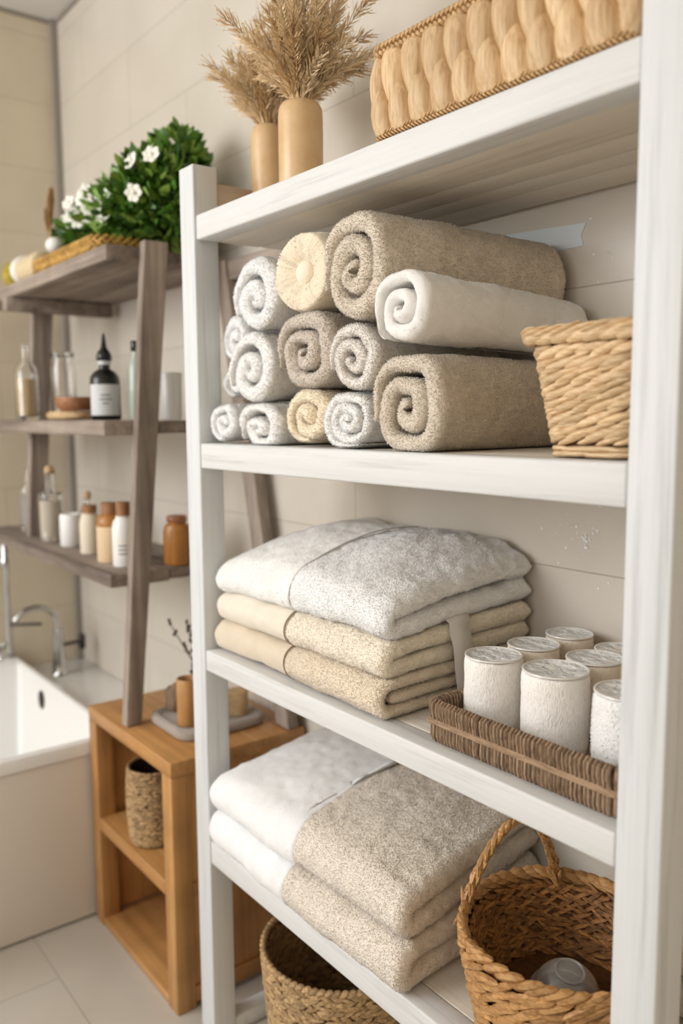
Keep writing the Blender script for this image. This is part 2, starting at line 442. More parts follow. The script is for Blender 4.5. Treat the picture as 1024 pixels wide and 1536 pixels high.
# ------------------------------------------------------------------ room
YW = .345; XL = -1.625; ZC = 1.385; ZF = -1.28
def slab(name, x0, x1, y0, y1, z0, z1, m): return struct(MB().box(x0, x1, y0, y1, z0, z1, 0).build(name, m, smooth=False))
slab('wall_back', XL - .1, 2.05, YW, YW + .1, ZF, ZC, M['wall'])
slab('wall_left', XL - .1, XL, -3.2, YW, ZF, ZC, M['wall_l'])
slab('floor', XL - .1, 2.05, -3.2, YW + .1, ZF - .1, ZF, M['floor'])
slab('added_wall_right', 1.95, 2.05, -3.2, YW, ZF, ZC, M['wall_l'])  # unseen wall, added to block world light and darken right-facing sides
slab('ceiling', XL - .1, 2.05, -3.2, YW + .1, ZC, ZC + .1, M['ceil'])
slab('trim_1', XL, XL + .022, YW - .022, YW, -.87, ZC, M['corner'])
slab('trim_2', XL + .022, 1.95, YW - .008, YW, ZC - .012, ZC, M['corner'])
slab('trim_3', XL, XL + .008, -3.2, YW - .022, ZC - .012, ZC, M['corner'])

# flat pale bluish strip and dried splashes on the wall behind the shelves
def wall_quad(pts, y): return [(x, y, z) for x, z in pts]
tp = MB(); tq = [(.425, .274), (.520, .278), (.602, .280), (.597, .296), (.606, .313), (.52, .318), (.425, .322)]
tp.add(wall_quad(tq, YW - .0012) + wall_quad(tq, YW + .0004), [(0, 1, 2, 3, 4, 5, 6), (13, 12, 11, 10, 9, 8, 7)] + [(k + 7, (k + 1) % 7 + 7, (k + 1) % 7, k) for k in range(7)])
tag(tp.build('pale_strip', plain('pale_strip_blue', (214, 222, 226), .35)), 'pale bluish strip on the wall tile behind the rolled towels', 'tape')
sp = MB()
def splash(cx, cz, n, sx, sz):
    for _ in range(n):
        x, z = cx + RS.normal(0, sx), cz + RS.normal(0, sz); r = .0004 + .0026 * RS.rand() ** 5
        k = 7; ph = RS.rand() * 6
        sp.add([(x + r * (1 + .4 * RS.rand()) * math.cos(ph + 2 * PI * j / k), YW - .0008, z + r * (1 + .4 * RS.rand()) * math.sin(ph + 2 * PI * j / k)) for j in range(k)], [tuple(range(k))])
splash(.60, -.165, 60, .030, .018); splash(.625, -.175, 26, .010, .006); splash(.66, -.135, 14, .02, .03); splash(.645, .27, 16, .02, .025); splash(.652, .255, 10, .005, .015); splash(.67, -.245, 16, .03, .012)
tag(sp.build('dried_splashes', plain('splash_white', (240, 238, 234), .4), smooth=False), 'scatter of white dried splashes on the tiles behind the white shelf unit', 'splashes', kind='stuff')

# ------------------------------------------------------------------ white shelf unit
W = .92; PW = .0543; PD = .051; DEP = .335
unit = thing('shelf_unit', (W / 2, .17, ZF), 'tall white painted wooden shelf unit holding towels and baskets', 'shelf unit')
for (x0, x1) in ((-PW, 0), (W, W + PW)):
    MB().box(x0, x1, 0, PD, ZF, .482, .003).build('post', M['paintZ'], unit)
ZT = [.3907, -.0262, -.4264, -.8167, -1.256]; ZB = [.3462, -.0733, -.4672, -.8640, -1.278]
for k, (zt, zb) in enumerate(zip(ZT, ZB)):
    b = MB()
    for (y0, y1, dz) in ((.0462, .1365, .003), (.1425, .194, .005), (.200, .248, .007), (.254, .328, .010)):
        b.box(.001, W - .001, y0, y1, zb + dz * .5, min(zt - .0115, zb + .038), .0012)
    b.box(.001, W - .001, .047, .330, zt - .012, zt, .001)
    sh = b.build('shelf', M['paintY'], unit)
    c = MB().box(.0015, W - .001, .0035 if k == 0 else .0012, .0462, zb, zt, .0035).build('front_rail', M['paintX'], sh)
    c.parent = sh; c.location = (0, 0, 0)
MB().box(-.040, -.004, PD, .34, .408, .455, .002).build('side_rail', M['rawwood'], unit)
MB().box(-.040, -.004, PD, .34, -1.262, -1.224, .002).build('side_rail', M['paintX'], unit)
MB().box(W + .004, W + .04, PD, .34, .408, .455, .002).build('side_rail', M['rawwood'], unit)
# children of children: build() subtracts the parent's own location only, so shift shelf front rails back
for sh in [o for o in unit.children if o.name.startswith('shelf')]:
    for c in sh.children:
        for v in c.data.vertices: v.co = v.co - Vector(unit.location)

# ------------------------------------------------------------------ rolled towels on the second shelf
Z2 = -.0262
def make_roll(label, mat, cx, zb, rx, rz, y0, y1, turns=2.6, seed=1, phase=0., skew=(0, 0), taper=0., wob=.06, fz=(.0021, .0030, .0011), fill=.485, group=None, sq=2.0, dome=.004):
    rest = abs(zb - Z2) < .004
    cz = zb + rz - (.007 if rest else 0); pitch = 1 / (turns + .55)
    n = int(46 * turns) + 20; th = np.linspace(0, 1, n)
    r = pitch * (.06 + turns * th)
    ang = phase + 2 * PI * turns * th
    base = np.stack([np.cos(ang) * r, np.sin(ang) * r, np.full(n, seed * .37)], 1)
    r = r * (1 + wob * vn(base, 2.6, seed) * (1.15 - th) * 1.6)
    # superellipse squash so stacked rolls go a little boxy
    ca, sa = np.cos(ang), np.sin(ang)
    se = (np.abs(ca) ** sq + np.abs(sa) ** sq) ** (-1 / sq)
    path = np.stack([ca * r * se, sa * r * se], 1)
    lo_, hi_ = path.min(0) - pitch * fill, path.max(0) + pitch * fill
    path = (path - (lo_ + hi_) / 2) / ((hi_ - lo_) / 2)
    hh = np.full(n, pitch * fill); hh[:6] *= np.sin(np.linspace(.35, PI / 2, 6))
    tl = 22; fac = np.cos(np.linspace(0, PI / 2 * .93, tl)); cut = hh[-tl:] * (1 - fac); hh[-tl:] *= fac
    d_ = path[-tl:] / (np.linalg.norm(path[-tl:], axis=1, keepdims=True) + 1e-9); path[-tl:] -= d_ * (cut * 1.0)[:, None]
    L = y1 - y0; S, R_ = ends(0, L, .012, max(14, int(L / .006)))
    v, q, nn, m = strip(path, hh, S, R_)
    rad = np.hypot(v[:, 0], v[:, 1]); a = v[:, 2]; w = a / L
    front = np.clip(1 - a / .03, 0, 1)
    sc = 1 - taper * w ** 1.5
    x = cx + v[:, 0] * rx * sc + skew[0] * w; z = cz + v[:, 1] * rz * sc + skew[1] * w - taper * w ** 1.5 * rz * .2
    y = y0 + a + front * (dome * (rad * 1.0) ** 2 + .006 * vn(np.stack([v[:, 0], v[:, 1], a * 0 + seed], 1), 2.2, seed + 3) * (1.1 - rad))
    P = np.stack([x, y, z], 1)
    nr = vnormals(P, q)
    disp = .0030 * vn(P, 22, seed) + .0012 * vn(P, 80, seed + 1) + .0006 * vn(P, 240, seed + 2)
    P = P + nr * disp[:, None]
    if rest: # rests on the board: flat underneath
        lo = Z2 + .0012; d = P[:, 2] - lo; P[:, 2] = np.where(d < .006, lo + .006 * np.exp(np.clip((d - .006) / .006, -6, 0)), P[:, 2])
        P[:, 2] = np.maximum(P[:, 2], lo)
    # pile only where it can be seen: outer skin of the last turn and the rolled ends
    keep = None
    qs = np.arange(len(q)); ring = qs % (2 * nn); st = qs // (2 * nn); body = qs < (m - 1) * 2 * nn
    last = (ring > nn - int(50)) & (ring < nn + 3) | (ring > 2 * nn)
    inner_l = (ring >= nn) & (ring < nn + 4)
    outer = (np.minimum(ring, 2 * nn - 1 - ring) > nn - 52)
    side = (ring < nn) if True else None
    # strip's outer side is whichever lies further from the axis
    endzone = (st < 9) | (st > m - 10)
    keep = (~body) | endzone | outer
    P2, tr = fuzz(P, q, fz[0], fz[1], fz[2], keep) if fz else (P, None)
    o = npmesh('rolled_towel', P2, q, mat, None, tr, (cx, (y0 + y1) / 2, zb))
    return tag(o, label, 'towel', group or 'rolled towels on the second shelf')

def ph(turns, deg): return math.radians(deg) - 2 * PI * turns
make_roll('large beige terry roll at the bottom right of the pile beside the wicker basket', T_BEIGE, .556, Z2, .079, .0715, .012, .32, 2.3, 3, ph(2.3, -165), (-.012, 0), .02, .07, sq=2.8)
make_roll('smooth white rolled towel lying between the two large beige rolls', T_VELVET, .546, .1095, .062, .0560, .010, .325, 2.2, 5, ph(2.2, -120), (.035, -.018), .12, .16, (.004, .0016, .0007), sq=2.3)
make_roll('large beige terry roll on top at the right of the towel pile', T_BEIGE, .441, .161, .074, .0790, .010, .33, 2.3, 9, ph(2.3, -160), (.085, -.012), .16, .10, sq=2.2)
make_roll('pale grey-beige small roll in the middle of the fourth column', T_PALE, .428, .058, .066, .0520, .020, .29, 2.1, 12, ph(2.1, -165), (0, 0), 0, .16)
make_roll('off-white small roll on the board between cream and large beige rolls', T_OFF, .421, Z2, .058, .0460, .018, .29, 2.7, 14, ph(2.7, -60), (0, 0), 0, .08, sq=2.4)
make_roll('cream small roll on the board under the taupe roll', T_CREAM, .312, Z2, .062, .0500, .020, .29, 1.9, 17, ph(1.9, -80), (0, 0), 0, .12, sq=2.3)
make_roll('taupe terry roll in the middle under the fluted cream roll', T_TAUPE, .306, .066, .081, .0610, .018, .29, 2.2, 19, ph(2.2, -160), (0, 0), 0, .08, sq=2.9)
make_roll('fluffy white roll at the top left of the towel pile', T_WHITE, .160, .169, .078, .0630, .016, .29, 1.8, 23, ph(1.8, -150), (.01, 0), .05, .22)
make_roll('fluffy white roll in the middle of the white column', T_WHITE2, .146, .048, .081, .0620, .014, .29, 2.0, 27, ph(2., -150), (.01, 0), .03, .22)
make_roll('small white roll at the bottom left corner next to the post', T_WHITE, .053, Z2, .052, .0410, .014, .26, 1.8, 31, ph(1.8, -80), (0, 0), 0, .24)
make_roll('small white roll on the board between corner roll and cream roll', T_WHITE2, .176, Z2, .072, .0410, .014, .27, 1.9, 33, ph(1.9, -150), (0, 0), 0, .24, sq=2.4)
make_roll('white roll behind the post, upper of the two set back at left', T_WHITE, .047, .113, .043, .0480, .050, .29, 1.8, 37, ph(1.8, -80), (0, 0), 0, .1)
make_roll('white roll behind the post, lower of the two set back at left', T_WHITE2, .044, .049, .042, .0330, .046, .29, 1.7, 39, ph(1.7, -80), (0, 0), 0, .1)

# the fluted cream roll with a round button in its middle
def fluted_roll():
    cx, cz, rx, rz, y0, y1 = .311, .249, .077, .0625, .018, .29
    root = thing('rolled_towel', (cx, (y0 + y1) / 2, cz - rz), 'fluted cream roll with pleated face and round centre, top of third column', 'towel', 'rolled towels on the second shelf')
    prof = []
    for k in range(26): # face: from button hollow out over a fat ring to the side
        w = k / 25; r = .26 + .74 * math.sin(w * PI / 2) if w < 1 else 1.0
        y = .022 * (1 - math.sin(PI * min(1, (r - .26) / .74 * .62 + .12))) + (.03 * max(0, w - .72) / .28) ** 1
        prof.append((r, y))
    prof = [(.05, .020), (.2, .020)] + prof
    yb = prof[-1][1]
    for k in range(1, 26): prof.append((1.0, yb + (y1 - y0 - yb) * k / 25))
    prof.append((.6, y1 - y0))
    prof = np.array(prof); seg = 150; n = len(prof)
    v = np.zeros((seg, n, 3))
    for s in range(seg):
        a = 2 * PI * s / seg; j = .25 * math.sin(5 * a) + .2 * math.sin(3 * a + 1)
        fl = (np.abs(np.sin(a * 31 + j * 4)) ** .8 - .6) * (.75 + .35 * math.sin(a * 7 + 2))
        wgt = np.clip((prof[:, 0] - .2) / .2, 0, 1) * np.clip(1 - (prof[:, 1] - yb) / .06, .25, 1)
        rr = prof[:, 0] * (1 + .026 * fl * wgt); yy = prof[:, 1] - .0052 * fl * wgt * (prof[:, 1] < yb + .02)
        v[s, :, 0] = cx + rr * rx * math.cos(a); v[s, :, 1] = y0 + yy; v[s, :, 2] = cz + rr * rz * math.sin(a)
    P = v.reshape(-1, 3)
    s_, i_ = np.meshgrid(np.arange(seg), np.arange(n - 1), indexing='ij'); s2 = (s_ + 1) % seg
    q = np.stack([s_ * n + i_, s_ * n + i_ + 1, s2 * n + i_ + 1, s2 * n + i_], -1).reshape(-1, 4)[:, ::-1]
    P = P + vnormals(P, q) * (.0012 * vn(P, 30, 4) + .0010 * vn(P, 90, 4) + .0004 * vn(P, 240, 5))[:, None]
    P2, tr = fuzz(P, q, .0050, .0018, .0007)
    npmesh('pleated_roll', P2, q, terry('terry_pleat', (244, 228, 200), .84, 480), root, tr)
    k = MB()._ball((cx - .004, y0 + .015, cz), .0200, .013, .0185, 14, 20)
    k.build('centre_button', T_OAT, root)
fluted_roll()

# ------------------------------------------------------------------ folded towels
def fold_path(kind, y0, y1, H, step=.006):
    def line(ya, yb, z):
        n = max(2, int(abs(yb - ya) / step)); return [(ya + (yb - ya) * k / n, z) for k in range(n)]
    def arc(yc, zc, r, front, up, n=14):
        out = []
        for k in range(n):
            w = -PI / 2 + PI * k / n; out.append((yc + (-1 if front else 1) * r * math.cos(w), zc + (1 if up else -1) * r * math.sin(w)))
        return out
    if kind == 2:
        r = H / 4; p = line(y1, y0 + H / 2, H / 4) + arc(y0 + H / 2, H / 2, r, True, True, 18) + line(y0 + H / 2, y1, 3 * H / 4) + [(y1, 3 * H / 4)]
        return p, H * .238
    h = H / 6; f = y0 + H / 2; b = y1 - H / 3
    p = line(y0 + H * .62, b, H / 2) + arc(b, H / 3, H / 6, False, False, 10) + line(b, f, H / 6) + arc(f, H / 2, H / 3, True, True, 22) + line(f, y1, 5 * H / 6) + [(y1, 5 * H / 6)]
    return p, H / 6 * .95

def folded(root, name, mat, kind, x0, x1, y0, y1, zb, H, deform, seed, fz=None, eL=.012, eR=.012, amp=.0026, grow=0.):
    path, h = fold_path(kind, y0, y1, H)
    path = np.array(path); path = path[np.concatenate([[True], np.linalg.norm(np.diff(path, axis=0), axis=1) > 1e-6])]
    hc = h + grow; ks = np.arange(1, 7) * (PI / 2 / 6.3)
    da = (path[0] - path[1]) / np.linalg.norm(path[0] - path[1]); db = (path[-1] - path[-2]) / np.linalg.norm(path[-1] - path[-2])
    hh = np.concatenate([hc * np.cos(ks[::-1]), np.full(len(path), hc), hc * np.cos(ks)])
    path = np.concatenate([path[0] + da * hc * np.sin(ks[::-1])[:, None], path, path[-1] + db * hc * np.sin(ks)[:, None]])
    S, R_ = ends(x0, x1, eL, max(10, int((x1 - x0) / .006)), eR)
    v, q, nn, m = strip(path, hh, S, R_)
    P = np.stack([v[:, 2], v[:, 0], zb + v[:, 1]], 1)
    P = deform(P); q = q[:, ::-1] if True else q
    nr = vnormals(P, q)
    P = P + nr * (amp * vn(P, 16, seed) + .45 * amp * vn(P, 60, seed + 1) + .0007 * vn(P, 220, seed + 2))[:, None]
    tr = None
    if fz: P, tr = fuzz(P, q, *fz)
    return npmesh(name, P, q, mat, root, tr)

def seam(root, name, mat, x, y0, y1, zb, H, deform, rad=.0012, ytop=None, seed=0, amp=.0026, push=.0008):
    pts = []
    yt = y1 if ytop is None else ytop
    for k in range(24): pts.append((x, y0 + H / 2 + (.03) * (1 - k / 24), zb - push + .0))
    for k in range(40):
        w = -PI / 2 + PI * k / 39; pts.append((x, y0 + H / 2 - (H / 2 + push) * math.cos(w), zb + H / 2 + (H / 2 + push) * math.sin(w)))
    for k in range(1, 40): pts.append((x, y0 + H / 2 + (yt - y0 - H / 2) * k / 39, zb + H + push))
    P = deform(np.array(pts))
    P = P[14:]
    return MB().tube(P.tolist(), rad, 6).build(name, mat, root)

# stack of three on the third shelf
Z3 = -.4264
S1X0, S1X1 = .006, .515
def d_stack1(P):
    P = P.copy(); z = P[:, 2] - Z3; y = P[:, 1]; w = np.clip((y - .02) / .31, 0, 1)
    z = z * (1 + .24 * w)
    xn = (P[:, 0] - .26) / .26
    lvl = np.clip(z / .17, 0, 1)
    z = z + lvl * (.010 * np.sin(np.clip(w, 0, 1) * PI) * (1 - xn ** 2))         # soft swell
    z = z - lvl ** 2 * .012 * np.clip(np.abs(xn) - .6, 0, 1) / .4                 # shoulders droop
    P[:, 2] = Z3 + .0015 + np.maximum(z, 0)
    P[:, 1] = P[:, 1] + .004 * np.sin(P[:, 0] * 9 + lvl * 5)
    P[:, 0] = P[:, 0] + .012 * w * (P[:, 0] > .26) * lvl
    return P
def d_top1(P):
    P = P.copy(); w = np.clip((P[:, 1] - .02) / .31, 0, 1); xn = np.clip((P[:, 0] - .26) / .26, -1, 1)
    zt = np.clip((P[:, 2] - (Z3 + .116)) / .072, 0, 1.2)
    P[:, 2] = P[:, 2] + zt * (.020 * np.sin(np.clip(w * 1.1, 0, 1) * PI * .8) * (1 - .55 * np.abs(xn) ** 3) - .010 * np.abs(xn) ** 4)
    P[:, 2] += zt * .006 * np.exp(-((P[:, 0] - .30 - .3 * w * .5) / .03) ** 2)      # a soft wrinkle running back
    P = d_stack1(P)
    return P
FZT = (.0021, .0025, .0011)
SX = .266
def stack1():
    r = thing('folded_towel', (.26, .17, Z3), 'sand beige folded towel at the bottom of the stack on the third shelf', 'towel', 'folded towels on the third shelf')
    folded(r, 'towel_body', T_SAND, 3, SX + .0012, S1X1, .008, .325, Z3, .060, d_stack1, 51, FZT, .004, .014)
    folded(r, 'hem_band', C_SAND, 2, S1X0, SX - .0012, .009, .325, Z3, .059, d_stack1, 52, None, .016, .004)
    tag(seam(r, 'seam', C_CORD, SX, .0085, .32, Z3, .0595, d_stack1, ytop=.06), 'brown seam cord')
    r = thing('folded_towel', (.26, .17, Z3 + .0745), 'cream folded towel in the middle of the stack, under the white one', 'towel', 'folded towels on the third shelf')
    folded(r, 'towel_body', T_OAT, 2, SX + .0012, S1X1 - .004, .014, .318, Z3 + .0595, .058, d_stack1, 55, FZT, .004, .012)
    folded(r, 'hem_band', C_OAT, 2, S1X0 + .012, SX - .0012, .013, .318, Z3 + .0595, .0575, d_stack1, 56, (.004, .0014, .0007), .016, .004)
    tag(seam(r, 'seam', C_CORD, SX, .0135, .31, Z3 + .0595, .058, d_stack1, ytop=.06), 'brown seam cord')
    r = thing('folded_towel', (.26, .17, Z3 + .146), 'puffy white folded towel with grey seam on top of the beige stack', 'towel', 'folded towels on the third shelf')
    folded(r, 'towel_body', T_WHITE, 2, SX + .004, S1X1 - .008, .016, .322, Z3 + .1165, .068, d_top1, 59, FZT, .004, .02, .0042)
    folded(r, 'hem_band', T_WHITE2, 2, S1X0 + .006, SX + .0018, .016, .322, Z3 + .1165, .0675, d_top1, 59, (.0026, .002, .0008), .03, .004, .0042)
    tag(seam(r, 'seam', C_CORDG, SX + .003, .016, .30, Z3 + .1165, .068, d_top1, .0011, push=.0002), 'grey seam cord')
    # white strap hanging down the right side
    v = []; n = 18
    for k in range(n):
        w = k / (n - 1); z = -.290 - .128 * w; x = .500 + .026 * math.sin(min(1, w * 2.2) * PI / 2) - .003 * w
        if k < 3: x = .497 + .008 * k; z = -.289 - .004 * k
        y = .150 + .012 * w - .006 * math.sin(w * PI); v += [(x + .003, y, z), (x + .003, y + .046 - .006 * math.sin(w * PI), z + .006)]
    f = [(2 * k, 2 * k + 1, 2 * k + 3, 2 * k + 2) for k in range(n - 1)]
    b = MB().add(v, f); o = b.build('strap', C_RIBBON, r)
    md = o.modifiers.new('thick', 'SOLIDIFY'); md.thickness = .0012
    tag(o, 'white woven strap hanging over the side')
stack1()

# pair of big towels on the fourth shelf
Z4 = -.8167
def d_stack2(P):
    P = P.copy(); z = P[:, 2] - Z4; w = np.clip((P[:, 1] + .02) / .34, 0, 1); lvl = np.clip(z / .16, 0, 1)
    xn = (P[:, 0] - .29) / .29
    z = z * (1 + .30 * w) + lvl * (.012 * np.sin(w * PI) * (1 - xn ** 2)) - lvl ** 2 * .012 * np.clip(np.abs(xn) - .65, 0, 1) / .35
    P[:, 2] = Z4 + .0015 + np.maximum(z, 0)
    P[:, 1] += .006 * np.sin(P[:, 0] * 8 + 1.5 + lvl * 3)
    P[:, 0] += -.035 * w * (P[:, 0] > .3)
    return P
def stack2():
    FZ = (.0021, .0027, .0011)
    for (zz, H, lab, sx, s, x1, y0) in ((0, .076, 'beige towel with smooth white end, lower of the two on the fourth shelf', .292, 71, .585, -.020), (.0765, .078, 'beige towel with creased white end, upper of the two on the fourth shelf', .312, 75, .580, -.014)):
        r = thing('folded_towel', (.29, .15, Z4 + zz * 1.15), lab, 'towel', 'folded towels on the fourth shelf')
        folded(r, 'towel_body', T_STONE, 2, sx, x1, y0, .318, Z4 + zz, H, d_stack2, s, FZ, .006, .018, .0036)
        o = folded(r, 'white_panel', C_WHITE, 2, .012 if zz == 0 else .028, sx + .014, y0 - .0012, .318, Z4 + zz, H, d_stack2, s, (.004, .0014, .0007), .022, .010, .0036, .0012)
        tag(o, 'white cotton end panel')
stack2()

# white towel folded at the back of the fourth shelf
r = thing('folded_towel', (.76, .29, Z4), 'white folded cloth at the back of the fourth shelf behind the handled basket', 'towel')
def d_back(P):
    P = P.copy(); P[:, 2] += .010 * vn(P * np.array([1, .3, .3]), 12, 3) * np.clip((P[:, 2] - Z4) / .05, 0, 1); P[:, 2] = np.maximum(P[:, 2], Z4 + .001); return P
folded(r, 'lower_fold', C_WHITE, 2, .60, .905, .262, .322, Z4 + .001, .060, d_back, 81, None)
folded(r, 'upper_fold', C_WHITE, 2, .61, .900, .268, .322, Z4 + .062, .050, d_back, 83, None)

# ------------------------------------------------------------------ baskets
def rope(b, pts, rad, pitch, strands=2, thick=None):
    """twisted cord of plump segments along a closed or open polyline"""
    P = [Vector(p) for p in pts]
    seg = []; 
    for i in range(len(P) - 1): seg.append((P[i + 1] - P[i]).length)
    tot = sum(seg); n = max(2, int(tot / pitch))
    for k in range(n):
        d = (k + .5) / n * tot; i = 0
        while i < len(seg) - 1 and d > seg[i]: d -= seg[i]; i += 1
        t = (P[i + 1] - P[i]).normalized(); c = P[i] + t * d
        yield k, c, t

def rrect(x0, x1, y0, y1, r, step):
    """rounded rectangle polyline, counter-clockwise, closed"""
    out = []
    for (cx, cy, a0) in ((x1 - r, y0 + r, -PI / 2), (x1 - r, y1 - r, 0), (x0 + r, y1 - r, PI / 2), (x0 + r, y0 + r, PI)):
        for k in range(9): a = a0 + PI / 2 * k / 8; out.append((cx + r * math.cos(a), cy + r * math.sin(a)))
    out.append(out[0])
    res = []; 
    for i in range(len(out) - 1):
        ax, ay = out[i]; bx, by = out[i + 1]; L = math.hypot(bx - ax, by - ay); n = max(1, int(L / step))
        for k in range(n): res.append((ax + (bx - ax) * k / n, ay + (by - ay) * k / n))
    res.append(res[0]); return res

def along(poly, pitch, shift=0.):
    """evenly spaced points with tangent and outward normal on a closed 2-D polyline"""
    seg = [math.hypot(poly[i + 1][0] - poly[i][0], poly[i + 1][1] - poly[i][1]) for i in range(len(poly) - 1)]
    tot = sum(seg); n = max(3, round(tot / pitch)); out = []
    cum = [0]
    for s in seg: cum.append(cum[-1] + s)
    i = 0
    for k in range(n):
        d = ((k + shift) / n * tot) % tot
        i = 0
        lo, hi = 0, len(seg)
        while hi - lo > 1:
            md = (lo + hi) // 2
            if cum[md] <= d: lo = md
            else: hi = md
        i = lo; w = (d - cum[i]) / max(seg[i], 1e-9)
        ax, ay = poly[i]; bx, by = poly[i + 1]; tx, ty = (bx - ax) / max(seg[i], 1e-9), (by - ay) / max(seg[i], 1e-9)
        out.append((ax + (bx - ax) * w, ay + (by - ay) * w, tx, ty, ty, -tx))
    return out, tot / n

class Outline:
    """arc-length lookup on a closed outline: point and outward normal"""
    def __init__(s, poly):
        s.P = np.array(poly); s.c = np.concatenate([[0], np.cumsum(np.linalg.norm(s.P[1:] - s.P[:-1], axis=1))]); s.L = s.c[-1]
    def at(s, d):
        d = d % s.L; i = min(len(s.P) - 2, int(np.searchsorted(s.c, d, side='right')) - 1); e = max(s.c[i + 1] - s.c[i], 1e-9)
        q = s.P[i] + (s.P[i + 1] - s.P[i]) * (d - s.c[i]) / e; t = (s.P[i + 1] - s.P[i]) / e
        return q[0], q[1], t[1], -t[0]
    def strand(s, b, d0, z, L, w, dp, slant, u=9, k=7, point=1., off=0.):
        """one plump strand bent along the outline"""
        v = []; f = []
        for i in range(u):
            a = i / (u - 1) * 2 - 1; r = max(0, 1 - abs(a) ** 2.2) ** (.5 * point) if 0 < i < u - 1 else .08
            x, y, nx, ny = s.at(d0 + a * L / 2); zz = z + slant * a * L / 2
            for j in range(k):
                q = 2 * PI * j / k; h = off + math.sin(q) * r * dp / 2
                v.append((x + nx * h, y + ny * h, zz + math.cos(q) * r * w / 2))
        for i in range(u - 1):
            for j in range(k):
                j2 = (j + 1) % k; f.append((i * k + j, (i + 1) * k + j, (i + 1) * k + j2, i * k + j2))
        f.append(tuple(range(k))); f.append(tuple((u - 1) * k + j for j in range(k - 1, -1, -1)))
        b.add(v, f)

def shell(b, loops, mi=0):
    """skin through a list of equal-length closed loops (list of 3-D points)"""
    n = len(loops[0]); v = [p for l in loops for p in l]; f = []
    for i in range(len(loops) - 1):
        for k in range(n - 1): f.append((i * n + k, i * n + k + 1, (i + 1) * n + k + 1, (i + 1) * n + k))
    b.add(v, f, mi)

def braid_rim(b, poly, z, pitch=.0075, w=.013, d=.009, slant=.55):
    pts, p = along(poly, pitch)
    for row, s in ((1, 1), (-1, -1)):
        for (x, y, tx, ty, nx, ny) in pts:
            t = Vector((tx, ty, s * slant * 1.3)); n = Vector((nx, ny, 0))
            b.lens((x + tx * row * pitch * .25, y + ty * row * pitch * .25, z + row * w * .24), t, n, p * 1.75, w * .45, d, 6, 6)

# --- pale basket with broad flat strands on the top shelf
def top_basket():
    z0 = ZT[0]; x0, x1, y0, y1 = .508, .905, .010, .262; H = .118
    root = thing('storage_basket', ((x0 + x1) / 2, (y0 + y1) / 2, z0), 'pale rectangular basket of broad woven strands on the top shelf', 'basket')
    poly = rrect(x0, x1, y0, y1, .016, .02); inner = rrect(x0 + .012, x1 - .012, y0 + .012, y1 - .012, .01, .02)
    sh = MB()
    shell(sh, [[(x, y, z0 + .002) for x, y in poly], [(x, y, z0 + H - .004) for x, y in poly]])
    def nl(p): return [(x, y) for x, y in p]
    shell(sh, [[(x, y, z0 + .001) for x, y in rrect(x0 + .008, x1 - .008, y0 + .008, y1 - .008, .012, .02)], [(x, y, z0 + H - .006) for x, y in rrect(x0 + .008, x1 - .008, y0 + .008, y1 - .008, .012, .02)]])
    c = [(x, y, z0 + .003) for x, y in rrect(x0 + .008, x1 - .008, y0 + .008, y1 - .008, .012, .02)[:-1]]
    sh.add(c, [tuple(range(len(c)))])
    o = sh.build('lining', W_ROPE, root)
    wv = MB(); pts, p = along(poly, .0385); ol = Outline(poly)
    for k, (x, y, tx, ty, nx, ny) in enumerate(pts):
        d_here = k * p
        for top in (1, 0):
            ox = .5 * p * (0 if top else 1); Lh = H * (.72 if top else .62)
            # a strand: wide at its rim, drawn to a point where the other row crosses it
            lean = (.20 if top else -.12); rows = 12; kk = 9
            v = []; f = []
            jit = RS.normal(0, .0012)
            for i in range(rows):
                w = i / (rows - 1)               # 0 at rim end, 1 at point
                zc = z0 + (H - .008 - w * Lh if top else .006 + w * Lh)
                half = p * (.53 * (1 - w ** 2.6) + .03) * (.9 + .14 * math.sin(w * PI))
                bul = .0150 * max(0, math.sin(min(1, .12 + w * .88) * PI)) ** .7 + .001
                u0 = ox + lean * p * w * 1.2 + jit
                for j in range(kk):
                    a = -1 + 2 * j / (kk - 1); hgt = bul * max(0, 1 - abs(a) ** 2.2) ** .6 - .002
                    qx, qy, qn, qm = ol.at(d_here + u0 + a * half); v.append((qx + qn * (hgt + (.001 if top else 0)), qy + qm * (hgt + (.001 if top else 0)), zc))
            for i in range(rows - 1):
                for j in range(kk - 1):
                    q = (i * kk + j, i * kk + j + 1, (i + 1) * kk + j + 1, (i + 1) * kk + j)
                    f.append(q[::-1] if top else q)
            wv.add(v, f)
    wv.build('woven_side', W_PALE, root)
    rim = MB(); braid_rim(rim, rrect(x0 - .003, x1 + .003, y0 - .003, y1 + .003, .018, .02), z0 + H - .004, .008, .017, .013); rim.build('braided_rim', W_ROPE, root)
    rim = MB(); braid_rim(rim, rrect(x0 - .002, x1 + .002, y0 - .003, y1 + .003, .018, .02), z0 + .006, .0065, .010, .009); rim.build('braided_base', W_ROPE, root)
top_basket()

